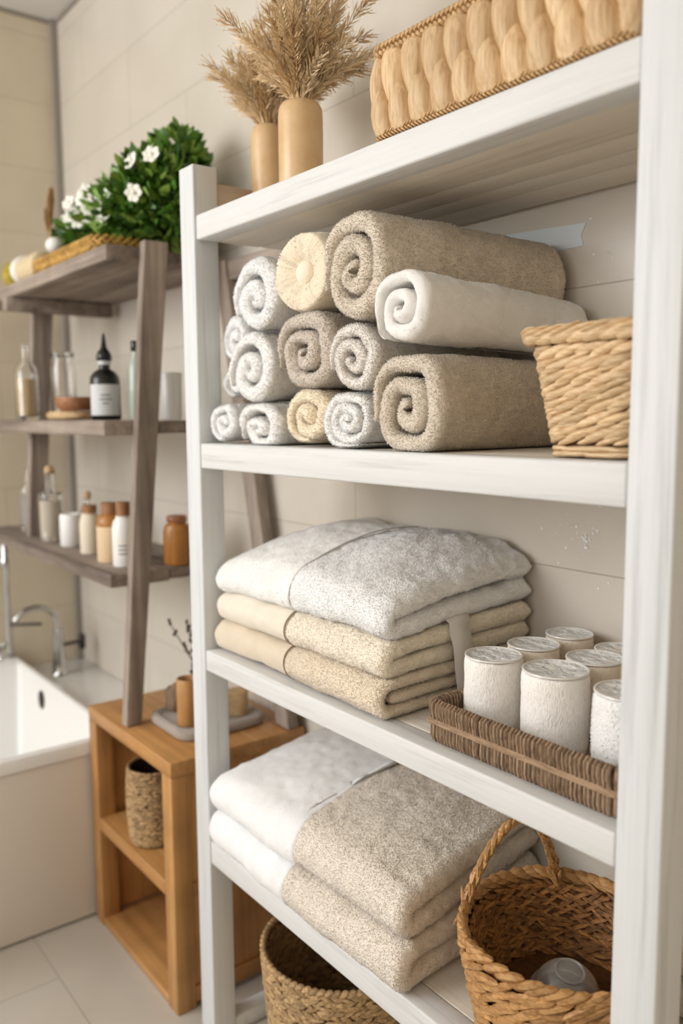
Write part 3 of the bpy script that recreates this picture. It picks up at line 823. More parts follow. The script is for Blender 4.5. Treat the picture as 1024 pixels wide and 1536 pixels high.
# --- tapered basket of twisted strands at the right of the second shelf
def right_basket():
    z0 = Z2; root = thing('storage_basket', (.84, .14, z0), 'golden twisted wicker basket at the right end of the second shelf', 'basket')
    H = .147; rows = 8; b = MB()
    def poly(w, off=0): # w 0 bottom .. 1 top
        return rrect(.791 - .030 * w + off, .902 + .010 * w - off, .030 - .004 * w + off, .235 + .012 * w - off, .020, .012)
    sh = MB(); lo = [[(x, y, z0 + .003 + (H - .012) * k / 4) for x, y in poly(k / 4, .010)[:]] for k in range(5)]
    n = min(len(l) for l in lo); lo = [[l[int(i * (len(l) - 1) / (n - 1))] for i in range(n)] for l in lo]
    shell(sh, lo); c = [(x, y, z0 + .004) for x, y in poly(0, .010)[:-1]]; sh.add(c, [tuple(range(len(c)))])
    sh.build('lining', wicker('hyacinth_core', (120, 82, 48), (84, 54, 30), (30, 30, 30)), root)
    for r in range(rows):
        w = (r + .5) / (rows + .2); zc = z0 + .004 + (H - .020) * w; ol = Outline(poly(w, .004)); rh = (H - .02) / rows
        if r == 0: # flat cords along the foot
            for q in (0, 1):
                n = 9; p = ol.L / n
                for k in range(n): ol.strand(b, (k + .5 * q) * p, z0 + .005 + .006 * q, p * 1.25, .0075, .010, .02, 13, 7, .7)
            continue
        n = int(ol.L / .0245); p = ol.L / n
        for k in range(n):
            d0 = (k + .45 * (r % 2)) * p + RS.normal(0, .0012)
            ol.strand(b, d0, zc + .0015 + RS.normal(0, .0007), p * (1.72 + .2 * RS.rand()), rh * (.62 + .16 * RS.rand()), .0115, .27 + RS.normal(0, .04), 11, 8, .95, .0008 * RS.rand())
            ol.strand(b, d0 + p * .42, zc - rh * .36, p * (1.5 + .2 * RS.rand()), rh * (.42 + .14 * RS.rand()), .0095, .24 + RS.normal(0, .05), 9, 7, 1., -.0005)
    b.build('woven_side', W_GOLD, root)
    rim = MB(); ol = Outline(poly(1.03, -.002)); n = int(ol.L / .021); p = ol.L / n
    for k in range(n):
        ol.strand(rim, k * p, z0 + H - .0075, p * 2.9, .0175, .017, .20 + RS.normal(0, .02), 13, 9, .75)
        ol.strand(rim, (k + .5) * p, z0 + H - .004, p * 2.2, .008, .018, .26 + RS.normal(0, .03), 11, 8, .9, .0015)
    rim.build('twisted_rim', W_GOLD, root)
right_basket()

# --- round woven things
def round_weave(b, cx, cy, z0, z1, r0, r1, rows, pitch, w, d, slant, sx=1, sy=1, jit=.1, over=1.7, bow=0., seg=(7, 6), alt=True, wave=None, rmask=None):
    for r in range(rows):
        q = (r + .5) / rows; z = z0 + (z1 - z0) * q; R = r0 + (r1 - r0) * q + bow * math.sin(q * PI)
        n = int(2 * PI * R / pitch); s = slant * (-1 if (alt and r % 2) else 1)
        for k in range(n):
            a = 2 * PI * (k + .5 * (r % 2) + RS.normal(0, jit)) / n
            zz = z + (wave(a) * q if wave else 0)
            t = Vector((-math.sin(a) * sx, math.cos(a) * sy, s + RS.normal(0, jit)))
            nn = Vector((math.cos(a), math.sin(a), 0))
            rr = R + RS.normal(0, d * .06)
            b.lens((cx + rr * math.cos(a) * sx, cy + rr * math.sin(a) * sy, zz + RS.normal(0, w * .06)), t, nn, pitch * over, w * (.85 + .3 * RS.rand()), d, seg[0], seg[1], .8)

def handled_basket():
    cx, cy, R1, R0 = .768, .122, .145, .116; z0 = Z4; zr = Z4 + .155
    root = thing('handled_basket', (cx, cy, z0), 'round brown woven basket with a loop handle on the fourth shelf', 'basket')
    sh = MB().lathe([(R0 - .012, .004), (R0 - .010, .003), (R1 - .012, zr - z0 - .012), (R1 - .016, zr - z0 - .012), (R0 - .012, .050), (.001, .050)], (cx, cy, z0), 48)
    sh.build('base', wicker('hyacinth_dark', (110, 70, 34), (70, 42, 20), (30, 30, 30)), root)
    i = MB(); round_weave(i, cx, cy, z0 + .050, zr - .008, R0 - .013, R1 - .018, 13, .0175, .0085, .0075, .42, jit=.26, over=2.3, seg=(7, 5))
    tag(i.build('inner_weave', W_BROWN_SHADE, root), 'inner weave, shadow put into its darker colour')
    o = MB(); round_weave(o, cx, cy, z0 + .006, zr - .010, R0 - .004, R1 - .004, 13, .023, .0108, .0105, .48, jit=.14, over=2.0, alt=False, seg=(8, 6))
    o.build('outer_weave', W_BROWN_O, root)
    rm = MB()
    n = 44
    for k in range(n):
        a = 2 * PI * (k + RS.normal(0, .15)) / n; t = Vector((-math.sin(a), math.cos(a), .40 + RS.normal(0, .06)))
        rm.lens((cx + (R1 - .008) * math.cos(a), cy + (R1 - .008) * math.sin(a), zr + .002 * math.sin(3 * a)), t, (math.cos(a), math.sin(a), .7), .046, .0135, .018, 8, 7, .9)
    rm.build('twisted_rim', W_BROWN_O, root)
    # loop handle: from the left front of the rim up, over and down to the back
    a0, a1 = math.radians(207), math.radians(133)
    p0 = Vector((cx + (R1 - .004) * math.cos(a0), cy + (R1 - .004) * math.sin(a0), zr - .02)); p1 = Vector((cx + (R1 - .014) * math.cos(a1), cy + (R1 - .014) * math.sin(a1), zr - .02))
    h = MB(); N = 34; pts = []
    for k in range(N + 1):
        w = k / N; p = p0.lerp(p1, w); lift = math.sin(w * PI) ** .7 * .138
        pts.append(p + Vector((.018 * math.sin(w * PI), -.006 * math.sin(w * PI), lift)))
    for k in range(N):
        t = (pts[k + 1] - pts[k]).normalized(); c = (pts[k] + pts[k + 1]) / 2; side = t.cross(Vector((.6, -.7, .2))).normalized()
        for j in range(3):
            ph = k * 1.1 + j * 2 * PI / 3; nn = (side * math.cos(ph) + t.cross(side) * math.sin(ph))
            h.lens(c + nn * .0035, t + nn.cross(t) * .45, nn, (pts[k + 1] - pts[k]).length * 2.4, .0085, .007, 6, 6, .8)
    h.build('handle', W_BROWN_O, root)
    # second handle stub at the right side
    hb = MB(); a2 = math.radians(-18)
    q0 = Vector((cx + (R1 - .014) * math.cos(a2), cy + (R1 - .014) * math.sin(a2), zr - .05)); 
    hb.tube([(q0 + Vector((0, 0, .006 * k)))[:] for k in range(9)], .0055, 8); hb.build('handle_end', W_BROWN_O, root)
handled_basket()

# glass dome in that basket
gb = MB(); R = .046; out = [(R * math.cos(a), .048 * math.sin(a)) for a in [PI / 2 * k / 14 for k in range(15)]]; inn = [((R - .0035) * math.cos(a), .0445 * math.sin(a)) for a in [PI / 2 * k / 14 for k in range(14, -1, -1)]]
prof = [(R + .004, .0), (R + .004, .003)] + out[1:-1] + [(.0002, .048), (.0002, .0445)] + inn[1:]
gb.lathe([(max(r_, .0002), z_) for r_, z_ in prof], (0, 0, 0), 40, closed=True)
gk = MB().tube([(.019 * math.cos(2 * PI * k / 32), .019 * math.sin(2 * PI * k / 32), .0448) for k in range(33)], .0022, 8, False)
root = thing('glass_bowl', (.768, .126, Z4 + .056), 'upturned clear glass bowl lying inside the handled basket', 'bowl')
o = gb.build('bowl', M['bowlglass'], None); o.parent = root; o2 = gk.build('foot', M['bowlglass'], None); o2.parent = root
root.rotation_euler = (math.radians(10), math.radians(8), .4)
# --- seagrass basket on the lowest shelf
def grass_basket():
    cx, cy = .196, .180; z0 = ZT[4]; zr = -1.000; R0, R1 = .128, .160
    root = thing('seagrass_basket', (cx, cy, z0), 'round seagrass basket standing on the lowest shelf under the folded towels', 'basket')
    sh = MB().lathe([(R0 - .006, .001), (R0, .001), (R1 - .006, zr - z0 - .008), (R1 - .013, zr - z0 - .008), (R0 - .010, .006), (.001, .006)], (cx, cy, z0), 48)
    sh.build('core', wicker('seagrass_core', (120, 88, 54), (80, 56, 32), (60, 60, 60)), root)
    b = MB(); round_weave(b, cx, cy, z0 + .004, zr - .006, R0 - .001, R1 - .004, 26, .017, .0108, .009, .30, jit=.14, over=1.6, seg=(5, 5), bow=.004)
    b.build('outer_weave', W_GRASS_L, root)
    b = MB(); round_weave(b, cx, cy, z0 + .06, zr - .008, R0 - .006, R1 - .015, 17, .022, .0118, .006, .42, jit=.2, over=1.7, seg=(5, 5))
    tag(b.build('inner_weave', W_GRASS, root), 'inner weave, shadow put into its darker colour')
    b = MB(); n = 70
    for k in range(n):
        a = 2 * PI * k / n; b.lens((cx + (R1 - .006) * math.cos(a), cy + (R1 - .006) * math.sin(a), zr - .002), (-math.sin(a), math.cos(a), .5), (math.cos(a), math.sin(a), .7), .024, .013, .015, 6, 6, .8)
    b.build('coiled_rim', W_GRASS_L, root)
grass_basket()

# --- low cane tray with wrapped towel rolls on the third shelf
def tray():
    z0 = Z3; x0, x1, y0, y1 = .597, .909, .026, .334; H = .058
    root = thing('cane_tray', ((x0 + x1) / 2, (y0 + y1) / 2, z0), 'low dark cane tray holding the wrapped towel rolls', 'tray')
    b = MB(); b.box(x0 + .008, x1 - .008, y0 + .008, y1 - .008, z0 + .001, z0 + .007, .001)
    for (a0, a1, b0, b1) in ((x0 + .006, x1 - .006, y0 + .005, y0 + .009), (x0 + .006, x1 - .006, y1 - .009, y1 - .005), (x0 + .005, x0 + .009, y0 + .006, y1 - .006), (x1 - .009, x1 - .005, y0 + .006, y1 - .006)):
        b.box(a0, a1, b0, b1, z0 + .001, z0 + H - .008, .001)
    b.build('base', W_BAND, root)
    ribs = MB(); pts, p = along(rrect(x0 + .005, x1 - .005, y0 + .005, y1 - .005, .012, .008), .0062)
    for (x, y, tx, ty, nx, ny) in pts:
        # cane ribs wrap over the rim: up the outside, leaning out, and down inside
        prof = [(.001, .002), (.004, .010), (.0035, .024), (.002, .028), (.004, .036), (.0065, .047), (.006, .055), (.001, .0585), (-.0045, .055), (-.006, .046), (-.005, .028), (-.004, .010)]
        j = RS.normal(0, .0004)
        ribs.tube([(x + nx * u + tx * j, y + ny * u + ty * j, z0 + w) for u, w in prof], .0029 * (.9 + .2 * RS.rand()), 6)
    ribs.build('wrapped_side', W_TRAY, root)
    bd = MB(); bp = rrect(x0 - .0005, x1 + .0005, y0 - .0005, y1 + .0005, .013, .008)
    lp = []
    for (u, w) in ((.002, .0245), (.0045, .0265), (.0045, .0315), (.002, .0335)):
        lp.append([(x, y, z0 + w) for x, y in rrect(x0 + .002 - u, x1 - .002 + u, y0 + .002 - u, y1 - .002 + u, .013, .008)])
    n = min(len(l) for l in lp); lp = [[l[int(i * (len(l) - 1) / (n - 1))] for i in range(n)] for l in lp]
    shell(bd, lp); bd.build('binding_band', W_BAND, root)
    return [  # x, y, radius, height, material, label
        (.640, .114, .0405, .106, R_ROLL, 'ribbed white towel roll with film lid, front left in the cane tray'),
        (.746, .116, .0435, .110, R_ROLL, 'ribbed white towel roll with film lid, front centre in the cane tray'),
        (.857, .114, .0415, .110, R_ROLL3, 'fluffy white towel roll beside the right post in the cane tray'),
        (.634, .207, .0385, .104, R_ROLL2, 'beige ribbed roll with film lid behind the front left roll'),
        (.738, .211, .0395, .106, R_ROLL2, 'beige ribbed roll with film lid behind the front centre roll'),
        (.634, .291, .0360, .106, R_ROLL2, 'ribbed roll with film lid at the back of the tray, nearer the folded stack'),
        (.722, .293, .0360, .100, R_ROLL2, 'ribbed roll with film lid at the back right of the tray by the post'),
    ]
spots = tray()
def wrapped_roll(x, y, R, H, mat, label, fz=None):
    z0 = Z3 + .0075
    root = thing('wrapped_towel_roll', (x, y, z0), label, 'towel roll', 'wrapped towel rolls in the cane tray')
    prof = [(.5, 0), (.9, .001), (.97, .006), (1, .014)] + [(1 + .012 * math.sin(k / 20 * PI), .014 + (H - .026) * k / 20) for k in range(1, 20)] + [(1, H - .012), (.985, H - .005), (.95, H - .001), (.9, H - .0015), (.1, H - .003)]
    seg = 84; n = len(prof); pr = np.array(prof); v = np.zeros((seg, n, 3))
    for s in range(seg):
        a = 2 * PI * s / seg; v[s, :, 0] = x + pr[:, 0] * R * math.cos(a); v[s, :, 1] = y + pr[:, 0] * R * math.sin(a); v[s, :, 2] = z0 + pr[:, 1]
    P = v.reshape(-1, 3); s_, i_ = np.meshgrid(np.arange(seg), np.arange(n - 1), indexing='ij'); s2 = (s_ + 1) % seg
    q = np.stack([s_ * n + i_, s2 * n + i_, s2 * n + i_ + 1, s_ * n + i_ + 1], -1).reshape(-1, 4)
    P = P + vnormals(P, q) * (.0010 * vn(P, 45, 6) + .0005 * vn(P, 260, 5))[:, None]
    tr = None
    if fz: P, tr = fuzz(P, q, *fz, keep=(P[q[:, 0], 2] < z0 + H - .004))
    npmesh('towelling', P, q, mat, root, tr)
    # crinkled film lid
    v = []; f = []; rings = 12; sg = 48
    for i in range(rings + 1):
        for k in range(sg):
            a = 2 * PI * k / sg; r = R * .955 * i / rings
            zz = z0 + H + .0015 - .0028 * (1 - (i / rings) ** 4) 
            px_, py_ = x + r * math.cos(a), y + r * math.sin(a)
            zz += .0022 * float(vn(np.array([[px_, py_ * 2.2, 0.]]), 60, int(x * 100))[0]) * (1 - (i / rings) ** 6)
            v.append((px_, py_, zz))
    for i in range(rings):
        for k in range(sg): k2 = (k + 1) % sg; f.append((i * sg + k, (i + 1) * sg + k, (i + 1) * sg + k2, i * sg + k2))
    b = MB().add(v, f); o = b.build('film_lid', M['film'], root)
    MB().tube([(x + R * .965 * math.cos(2 * PI * k / 48), y + R * .965 * math.sin(2 * PI * k / 48), z0 + H + .0012) for k in range(49)], .0017, 6, False).build('lid_rim', M['film_rim'], root)
for s in spots: wrapped_roll(*s, fz=(.0026, .0022, .0009) if s[4] is R_ROLL3 else (.0034, .0012, .0007))

# ------------------------------------------------------------------ vases and dried grass on the top shelf
def vase(x, y, R, H, label):
    z0 = ZT[0] + .0012; root = thing('vase', (x, y, z0), label, 'vase', 'kraft vases on the top shelf')
    pr = [(R * .94, 0), (R, .004), (R * 1.0, H * .5), (R, H - .024), (R * .97, H - .012), (R * .86, H - .004), (R * .68, H - .0005), (R * .5, H), (R * .42, H - .003), (R * .40, H - .02)]
    MB().lathe(pr, (x, y, z0), 40).build('body', M['vase'], root)
    MB().tube([(x + R * .47 * math.cos(2 * PI * k / 24), y + R * .47 * math.sin(2 * PI * k / 24), z0 + H) for k in range(25)], .0022, 6, False).build('lip', M['vase'], root)
    return (x, y, z0 + H)
def bouquet(top, label, nspr, spread, lmin, lmax, seed, bias=(0, 0), group=None):
    rs = np.random.RandomState(seed); x, y, z = top
    root = thing('dried_grass', (x, y, z - .02), label, 'dried grass', 'dried grass bunches in the vases')
    for k in range(nspr):
        az = rs.rand() * 2 * PI; el = abs(rs.normal(0, 1)) * spread; el = 1.0 + .35 * rs.rand() if k % 5 == 0 else min(el, 1.25)
        d0 = Vector((math.cos(az) * .25, math.sin(az) * .25, 1)).normalized()
        d1 = Vector((math.cos(az) * math.sin(el) + bias[0], math.sin(az) * math.sin(el) * .75 + bias[1], math.cos(el) + .05)).normalized()
        L = lmin + (lmax - lmin) * rs.rand() * (1 - .25 * el); p = Vector((x + math.cos(az) * .008, y + math.sin(az) * .008, z - .018)); pts = [p.copy()]
        N = 12
        for i in range(N):
            w = min(1, (i + 1) / N * 1.3); d = (d0 * (1 - w) + d1 * w).normalized() + Vector(rs.normal(0, .05, 3)); p = p + d * (L / N)
            p.y = min(p.y, YW - .012); pts.append(p.copy())
        b = MB(); b.tube([q[:] for q in pts], [.0011 - .0008 * i / N for i in range(N + 1)], 4)
        nh = int(110 * (.7 + .6 * rs.rand()))
        for j in range(nh):
            w = .25 + .75 * rs.rand(); f = w * N; i = min(N - 1, int(f)); c = pts[i].lerp(pts[i + 1], f - i); t = (pts[i + 1] - pts[i]).normalized()
            rd = Vector(rs.normal(0, 1, 3)); rd = (rd - t * rd.dot(t)).normalized()
            ln = (.010 + .020 * rs.rand()) * (1.15 - .5 * abs(w - .7)); dv = (t * (.75 + .5 * rs.rand()) + rd * (.45 + .35 * rs.rand())).normalized()
            e = c + dv * ln; s = dv.cross(t).normalized() * .00042
            if e.y > YW - .004: e.y = YW - .004
            m = c.lerp(e, .5) + rd * .002; n2 = t.cross(s).normalized() * .0005
            b.add([(c - s)[:], (c + s)[:], (m + s * 1.4)[:], (m - s * 1.4)[:], e[:], (m + n2)[:]], [(0, 1, 2, 3), (3, 2, 4), (0, 5, 4), (1, 5, 4)])
            if rs.rand() < .45: # seed grains at the tip
                b.lens(e, dv, rd, .0042, .0016, .0015, 4, 4)
        b.build('sprig', M['straw'] if rs.rand() < .62 else M['straw2'], root)
top1 = vase(.216, .090, .0375, .152, 'tall pale kraft-coloured cylinder vase, front one of two')
top2 = vase(.026, .150, .0345, .176, 'slimmer kraft-coloured cylinder vase standing behind the front vase')
bouquet(top1, 'bunch of feathery dried grass in the front kraft vase', 84, .62, .09, .235, 5, (.05, .05))
bouquet(top2, 'bunch of feathery dried grass in the rear kraft vase', 76, .68, .08, .215, 9, (.03, .0))

# ------------------------------------------------------------------ weathered ladder shelf
LX0, LX1 = -1.52, -.432; LT, LM, LL = .411, .0165, -.341; LTH = .035
lad = thing('ladder_shelf', (-.95, .16, -.704), 'weathered grey timber ladder shelf with three plank tiers', 'shelf')
def tier(zt, y0, y1, x1, boards, th=LTH):
    b = MB(); step = (y1 - y0) / boards
    for k in range(boards): b.box(LX0, x1 - .004 * (k % 2), y0 + step * k + .0012, y0 + step * (k + 1) - .0012, zt - th + (.0 if k == 0 else .003), zt - (.0 if k == 0 else .0015), .003)
    # ragged front edge
    return b.build('tier', M['rusticX'], lad)
tier(LT, .006, .330, LX1, 3); tier(LM, -.014, .262, LX1, 2); tier(LL, -.012, .296, LX1, 2, .032)
def slant_bar(name, x0, x1, bot, top, zb, zt):
    """bot / top: (y0, y1) at each end; x0/x1 may be pairs (bottom, top)"""
    xb0, xt0 = x0; xb1, xt1 = x1
    v = [(xb0, bot[0], zb), (xb1, bot[0], zb), (xb1, bot[1], zb), (xb0, bot[1], zb), (xt0, top[0], zt), (xt1, top[0], zt), (xt1, top[1], zt), (xt0, top[1], zt)]
    b = MB().add(v, [(3, 2, 1, 0), (4, 5, 6, 7), (0, 1, 5, 4), (1, 2, 6, 5), (2, 3, 7, 6), (3, 0, 4, 7)])
    o = b.build(name, M['rusticZ'], lad, smooth=False); md = o.modifiers.new('edge', 'BEVEL'); md.width = .003; md.segments = 2; return o
slant_bar('leg', (-.430, -.430), (-.402, -.402), (.002, .042), (.088, .148), -.7035, .424)
slant_bar('leg', (-.205, -.455), (-.150, -.402), (.292, .322), (.292, .322), -.7035, .40)
slant_bar('leg', (-1.225, -1.225), (-1.195, -1.195), (.040, .092), (.088, .148), LL - .03, .376)
MB().box(LX1 + .002, -.10, .300, .336, .352, .400, .003).build('back_rail', M['rusticX'], lad)
MB().box(-1.19, -1.15, -.006, .32, LT - .075, LT - .036, .003).build('bearer', M['rusticX'], lad)

# things on its top tier
def straw_tray():
    x0, x1, y0, y1, z0, H = -.985, -.520, .018, .318, LT, .036
    root = thing('straw_tray', ((x0 + x1) / 2, .17, z0), 'shallow yellow woven straw tray under the flowering plant', 'tray')
    MB().box(x0 + .008, x1 - .008, y0 + .008, y1 - .008, z0 + .0005, z0 + .006).build('floor', W_YEL, root)
    b = MB()
    ol = Outline(rrect(x0, x1, y0, y1, .03, .02)); n = int(ol.L / .019); p = ol.L / n
    for r in range(3):
        for k in range(n): ol.strand(b, (k + .5 * (r % 2)) * p, z0 + .008 + .011 * r, p * 1.5, .012, .011, .6 * (1 - 2 * (r % 2)), 7, 6)
    b.build('woven_side', W_YEL, root)
straw_tray()
def plant():
    rs = np.random.RandomState(3); c0 = (-.60, .19, LT + .0065)
    root = thing('flowering_plant', c0, 'bushy green plant with small white flowers on the ladder shelf', 'plant')
    MB().lathe([(.05, 0), (.062, .01), (.070, .055), (.066, .055), (.06, .045), (.001, .045)], c0, 28).build('pot', M['pot'], root)
    blobs = [((-.52, .19, .55), (.13, .105, .105), 1250), ((-.60, .17, .515), (.16, .12, .085), 800), ((-.80, .16, .50), (.13, .10, .075), 520), ((-.97, .16, .50), (.07, .08, .08), 170), ((-.475, .21, .615), (.065, .06, .075), 330)]
    b = MB(); st = MB()
    for (c, r, n) in blobs:
        for k in range(n):
            d = Vector(rs.normal(0, 1, 3)).normalized(); q = .55 + .5 * rs.rand() ** .6
            p = Vector((c[0] + d.x * r[0] * q, c[1] + d.y * r[1] * q, c[2] + d.z * r[2] * q))
            if p.z < LT + .03 or p.y > YW - .02: continue
            t = (d + Vector(rs.normal(0, .55, 3)) + Vector((0, 0, .35))).normalized(); s = t.cross(Vector(rs.normal(0, 1, 3))).normalized(); nn = s.cross(t)
            L = .024 + .022 * rs.rand(); w = L * .26
            P = [p, p + t * L * .35 + s * w, p + t * L * .7 + s * w * .8 - nn * L * .05, p + t * L - nn * L * .14, p + t * L * .7 - s * w * .8 - nn * L * .05, p + t * L * .35 - s * w, p + t * L * .45 + nn * L * .05]
            for v_ in P: v_.y = min(v_.y, YW - .004)
            b.add([v_[:] for v_ in P], [(0, 1, 6), (1, 2, 6), (2, 3, 6), (3, 4, 6), (4, 5, 6), (5, 0, 6)])
        for k in range(9):
            e = Vector((c[0] + rs.normal(0, r[0] * .5), c[1] + rs.normal(0, r[1] * .4), c[2] + r[2] * rs.rand() * .8)); e.y = min(e.y, YW - .02)
            st.tube([(c0[0] + rs.normal(0, .015), c0[1], c0[2] + .045), ((c0[0] + e.x) / 2, (c0[1] + e.y) / 2, (c0[2] + e.z) / 2 + .02), e[:]], .0018, 5)
    b.build('foliage', M['leaf'], root); st.build('stems', M['twig'], root)
    fl = [(-.370, .11, .600), (-.453, .1, .605), (-.448, .1, .536), (-.569, .085, .55), (-.556, .08, .524), (-.637, .075, .534), (-.681, .08, .525), (-.586, .08, .500), (-.749, .08, .524), (-.811, .09, .556), (-.743, .09, .578), (-.697, .085, .585), (-.646, .085, .576), (-.80, .08, .535), (-.79, .075, .575), (-.90, .10, .55)]
    for k, (x, y, z) in enumerate(fl):
        f = MB(); R = .020 if k != 5 else .027; ax = Vector((.55 + rs.normal(0, .25), -.75, .25 + rs.normal(0, .25))).normalized(); u = ax.cross(Vector((0, 0, 1))).normalized(); w = u.cross(ax)
        for j in range(6 if k != 5 else 10):
            a = 2 * PI * j / (6 if k != 5 else 10) + rs.rand() * .3; d = u * math.cos(a) + w * math.sin(a)
            f.lens(Vector((x, y - .012, z)) + d * R * .55 + ax * .004, d + ax * .35, ax, R * 1.15, R * .85, .004, 6, 6, .8)
        f._ball((x + ax.x * .005, y - .012 + ax.y * .005, z + ax.z * .005), R * .3, R * .3, R * .3, 6, 8)
        f.build('flower', M['petal'], root)
plant()
r = thing('seed_stalk', (-.955, .06, LT + .006), 'brown dried seed stalk standing left of the flowering plant', 'dried stalk')
b = MB(); b.tube([(-.955, .06, LT + .007), (-.952, .062, .50), (-.945, .065, .57)], .0022, 6)
b.build('stem', M['straw'], r)
for (dx, dz, L) in ((.0, .585, .075), (-.022, .56, .07), (.014, .61, .06)):
    b = MB(); rs = np.random.RandomState(int(dz * 1000))
    for k in range(46):
        w = k / 45; p = Vector((-.948 + dx * (.3 + w), .064, dz - L / 2 + L * w)); a = k * 2.4
        d = Vector((math.cos(a) * .6, math.sin(a) * .6, 1)); b.lens(p + Vector((math.cos(a), math.sin(a), 0)) * .006 * math.sin(.3 + 2.6 * w), d, (math.cos(a), math.sin(a), 0), .014, .006, .005, 5, 5)
    b.build('seed_head', timber('seed_head', (176, 132, 78), (130, 92, 50), 2, 40, .85), r)
o = MB()._ball((-.852, .040, LT + .054), .026, .024, .021, 14, 20).build('ceramic_pebble', M['ceramic'], loc=(-.852, .04, LT + .034)); tag(o, 'smooth white oval pebble on the rim of the straw tray', 'pebble')
o.location.z += .012
# loofah roll with a white band and a round yellow brush
r = thing('loofah_roll', (-1.07, .06, LT), 'beige loofah roll with a white end band on the ladder shelf', 'loofah')
def xroll(x0, x1, R, cy, cz, n=30, amp=.0015, seed=2):
    v = []; f = []; st = [(x0, .05), (x0 + .0005, .8), (x0 + .006, .97), (x0 + .012, 1)] + [(x0 + .012 + (x1 - x0 - .024) * k / 14, 1) for k in range(1, 15)] + [(x1 - .006, .97), (x1, .8), (x1, .05)]
    for x, q in st:
        for k in range(n):
            a = 2 * PI * k / n; rr = R * q + amp * math.sin(a * 9 + x * 260); v.append((x, cy + rr * math.cos(a), cz + rr * math.sin(a)))
    for i in range(len(st) - 1):
        for k in range(n): k2 = (k + 1) % n; f.append((i * n + k, i * n + k2, (i + 1) * n + k2, (i + 1) * n + k))
    f.append(tuple(range(n - 1, -1, -1))); f.append(tuple((len(st) - 1) * n + k for k in range(n)))
    return MB().add(v, f)
xroll(-1.150, -1.000, .038, .060, LT + .0395).build('loofah', M['loofah'], r)
xroll(-1.185, -1.152, .043, .060, LT + .0440, amp=.0004).build('white_band', M['band'], r)
r = thing('bath_brush', (-1.26, .05, LT), 'round yellow bristle brush at the left end of the ladder shelf', 'brush')
b = MB(); rs = np.random.RandomState(8); b._ball((-1.26, .05, LT + .042), .026, .028, .038, 12, 18)
for k in range(500):
    d = Vector(rs.normal(0, 1, 3)).normalized(); p = Vector((-1.26 + d.x * .026, .05 + d.y * .028, LT + .042 + d.z * .038)); b.lens(p, d, d.orthogonal(), .010, .0014, .0014, 4, 4)
b.build('bristles', M['brush'], r)
MB().lathe([(.018, 0), (.022, .003), (.022, .008), (.016, .011)], (-1.26, .05, LT + .0005), 24).build('handle_disc', M['lightwood'], r)

# bottles and jars
def bottle(name, x, y, z, prof, mat, label, cat, parts=(), seg=28, group=None):
    root = thing(name, (x, y, z), label, cat, group)
    MB().lathe(prof, (x, y, z + .0006), seg).build('body', mat, root)
    for (pn, pp, pm, pl) in parts:
        o = MB().lathe(pp, (x, y, z + .0006), seg).build(pn, pm, root)
        if pl: o['label'] = pl
    return root
def hollow(R, H, neck, hn, t=.003):
    return [(R * .9, 0), (R, .006), (R, H * .62), (R * .92, H * .70), (neck * 1.15, H - hn), (neck, H - hn * .9), (neck, H - .006), (neck * 1.25, H - .004), (neck * 1.2, H), (neck * .75, H), (neck * .7, H - hn), (R * .85, H * .66), (R - t, H * .58), (R - t, .012), (.001, .010)]
zM = LM; zL = LL
bottle('oil_bottle', -1.085, .022, zM, hollow(.032, .215, .011, .045), M['glass'], 'clear glass bottle of pale oil at the left of the middle tier', 'bottle', [('oil', [(.001, .011), (.0285, .013), (.0285, .118), (.001, .118)], M['glass_oil'], 'pale amber oil')])
bottle('glass_jar', -1.075, .125, zM, [(.030, 0), (.036, .006), (.036, .150), (.030, .168), (.030, .182), (.034, .184), (.034, .196), (.030, .197), (.027, .194), (.027, .165), (.033, .148), (.033, .01), (.001, .008)], M['glass'], 'tall clear glass jar behind the wooden bowl', 'jar')
r = thing('bath_brush', (-.855, .062, zM), 'pale oval wooden brush lying under the brown bowl', 'brush')
MB().lathe([(.001, 0), (.080, .001), (.090, .008), (.090, .017), (.080, .023), (.001, .024)], (-.855, .062, zM + .0006), 36, 1, .62).build('brush_block', M['lightwood'], r)
bottle('wooden_bowl', -.812, .066, zM + .0246, [(.001, 0), (.040, 0), (.052, .010), (.055, .026), (.054, .036), (.050, .036), (.048, .014), (.001, .010)], M['bowlwood'], 'round brown wooden bowl on the pale brush', 'bowl', seg=36)
r = bottle('dropper_bottle', -.620, .070, zM, [(.034, 0), (.037, .003), (.037, .095), (.035, .107), (.026, .119), (.014, .126), (.013, .142), (.001, .142)], M['black'], 'black bottle with pointed nozzle and grey label on the middle tier', 'bottle',
   [('collar', [(.0125, .136), (.0155, .137), (.0155, .146), (.010, .148)], M['label'], 'pale collar'), ('nozzle', [(.017, .146), (.019, .148), (.019, .160), (.015, .168), (.0075, .178), (.0045, .205), (.0025, .213), (.001, .214)], M['black'], None)])
def wrap_label(root, x, y, z, R, a0, a1, z0, z1, mat, name='label'):
    v = []; f = []; n = 14
    for k in range(n):
        a = a0 + (a1 - a0) * k / (n - 1); v += [(x + R * math.cos(a), y + R * math.sin(a), z + z0), (x + R * math.cos(a), y + R * math.sin(a), z + z1)]
    for k in range(n - 1): f.append((2 * k, 2 * k + 2, 2 * k + 3, 2 * k + 1))
    return MB().add(v, f).build(name, mat, root)
aim = math.atan2(-.7559 - .07, 1.4249 + .62)
lb = wrap_label(r, -.620, .070, zM, .0374, aim - 1.25, aim + 1.05, .012, .088, M['label'])
for (za, w0, w1) in ((.060, -.32, .30), (.050, -.40, .42), (.040, -.2, .2)):
    o = wrap_label(r, -.620, .070, zM, .0377, aim + w0, aim + w1, za, za + .0032, M['ink'], 'print_line'); 
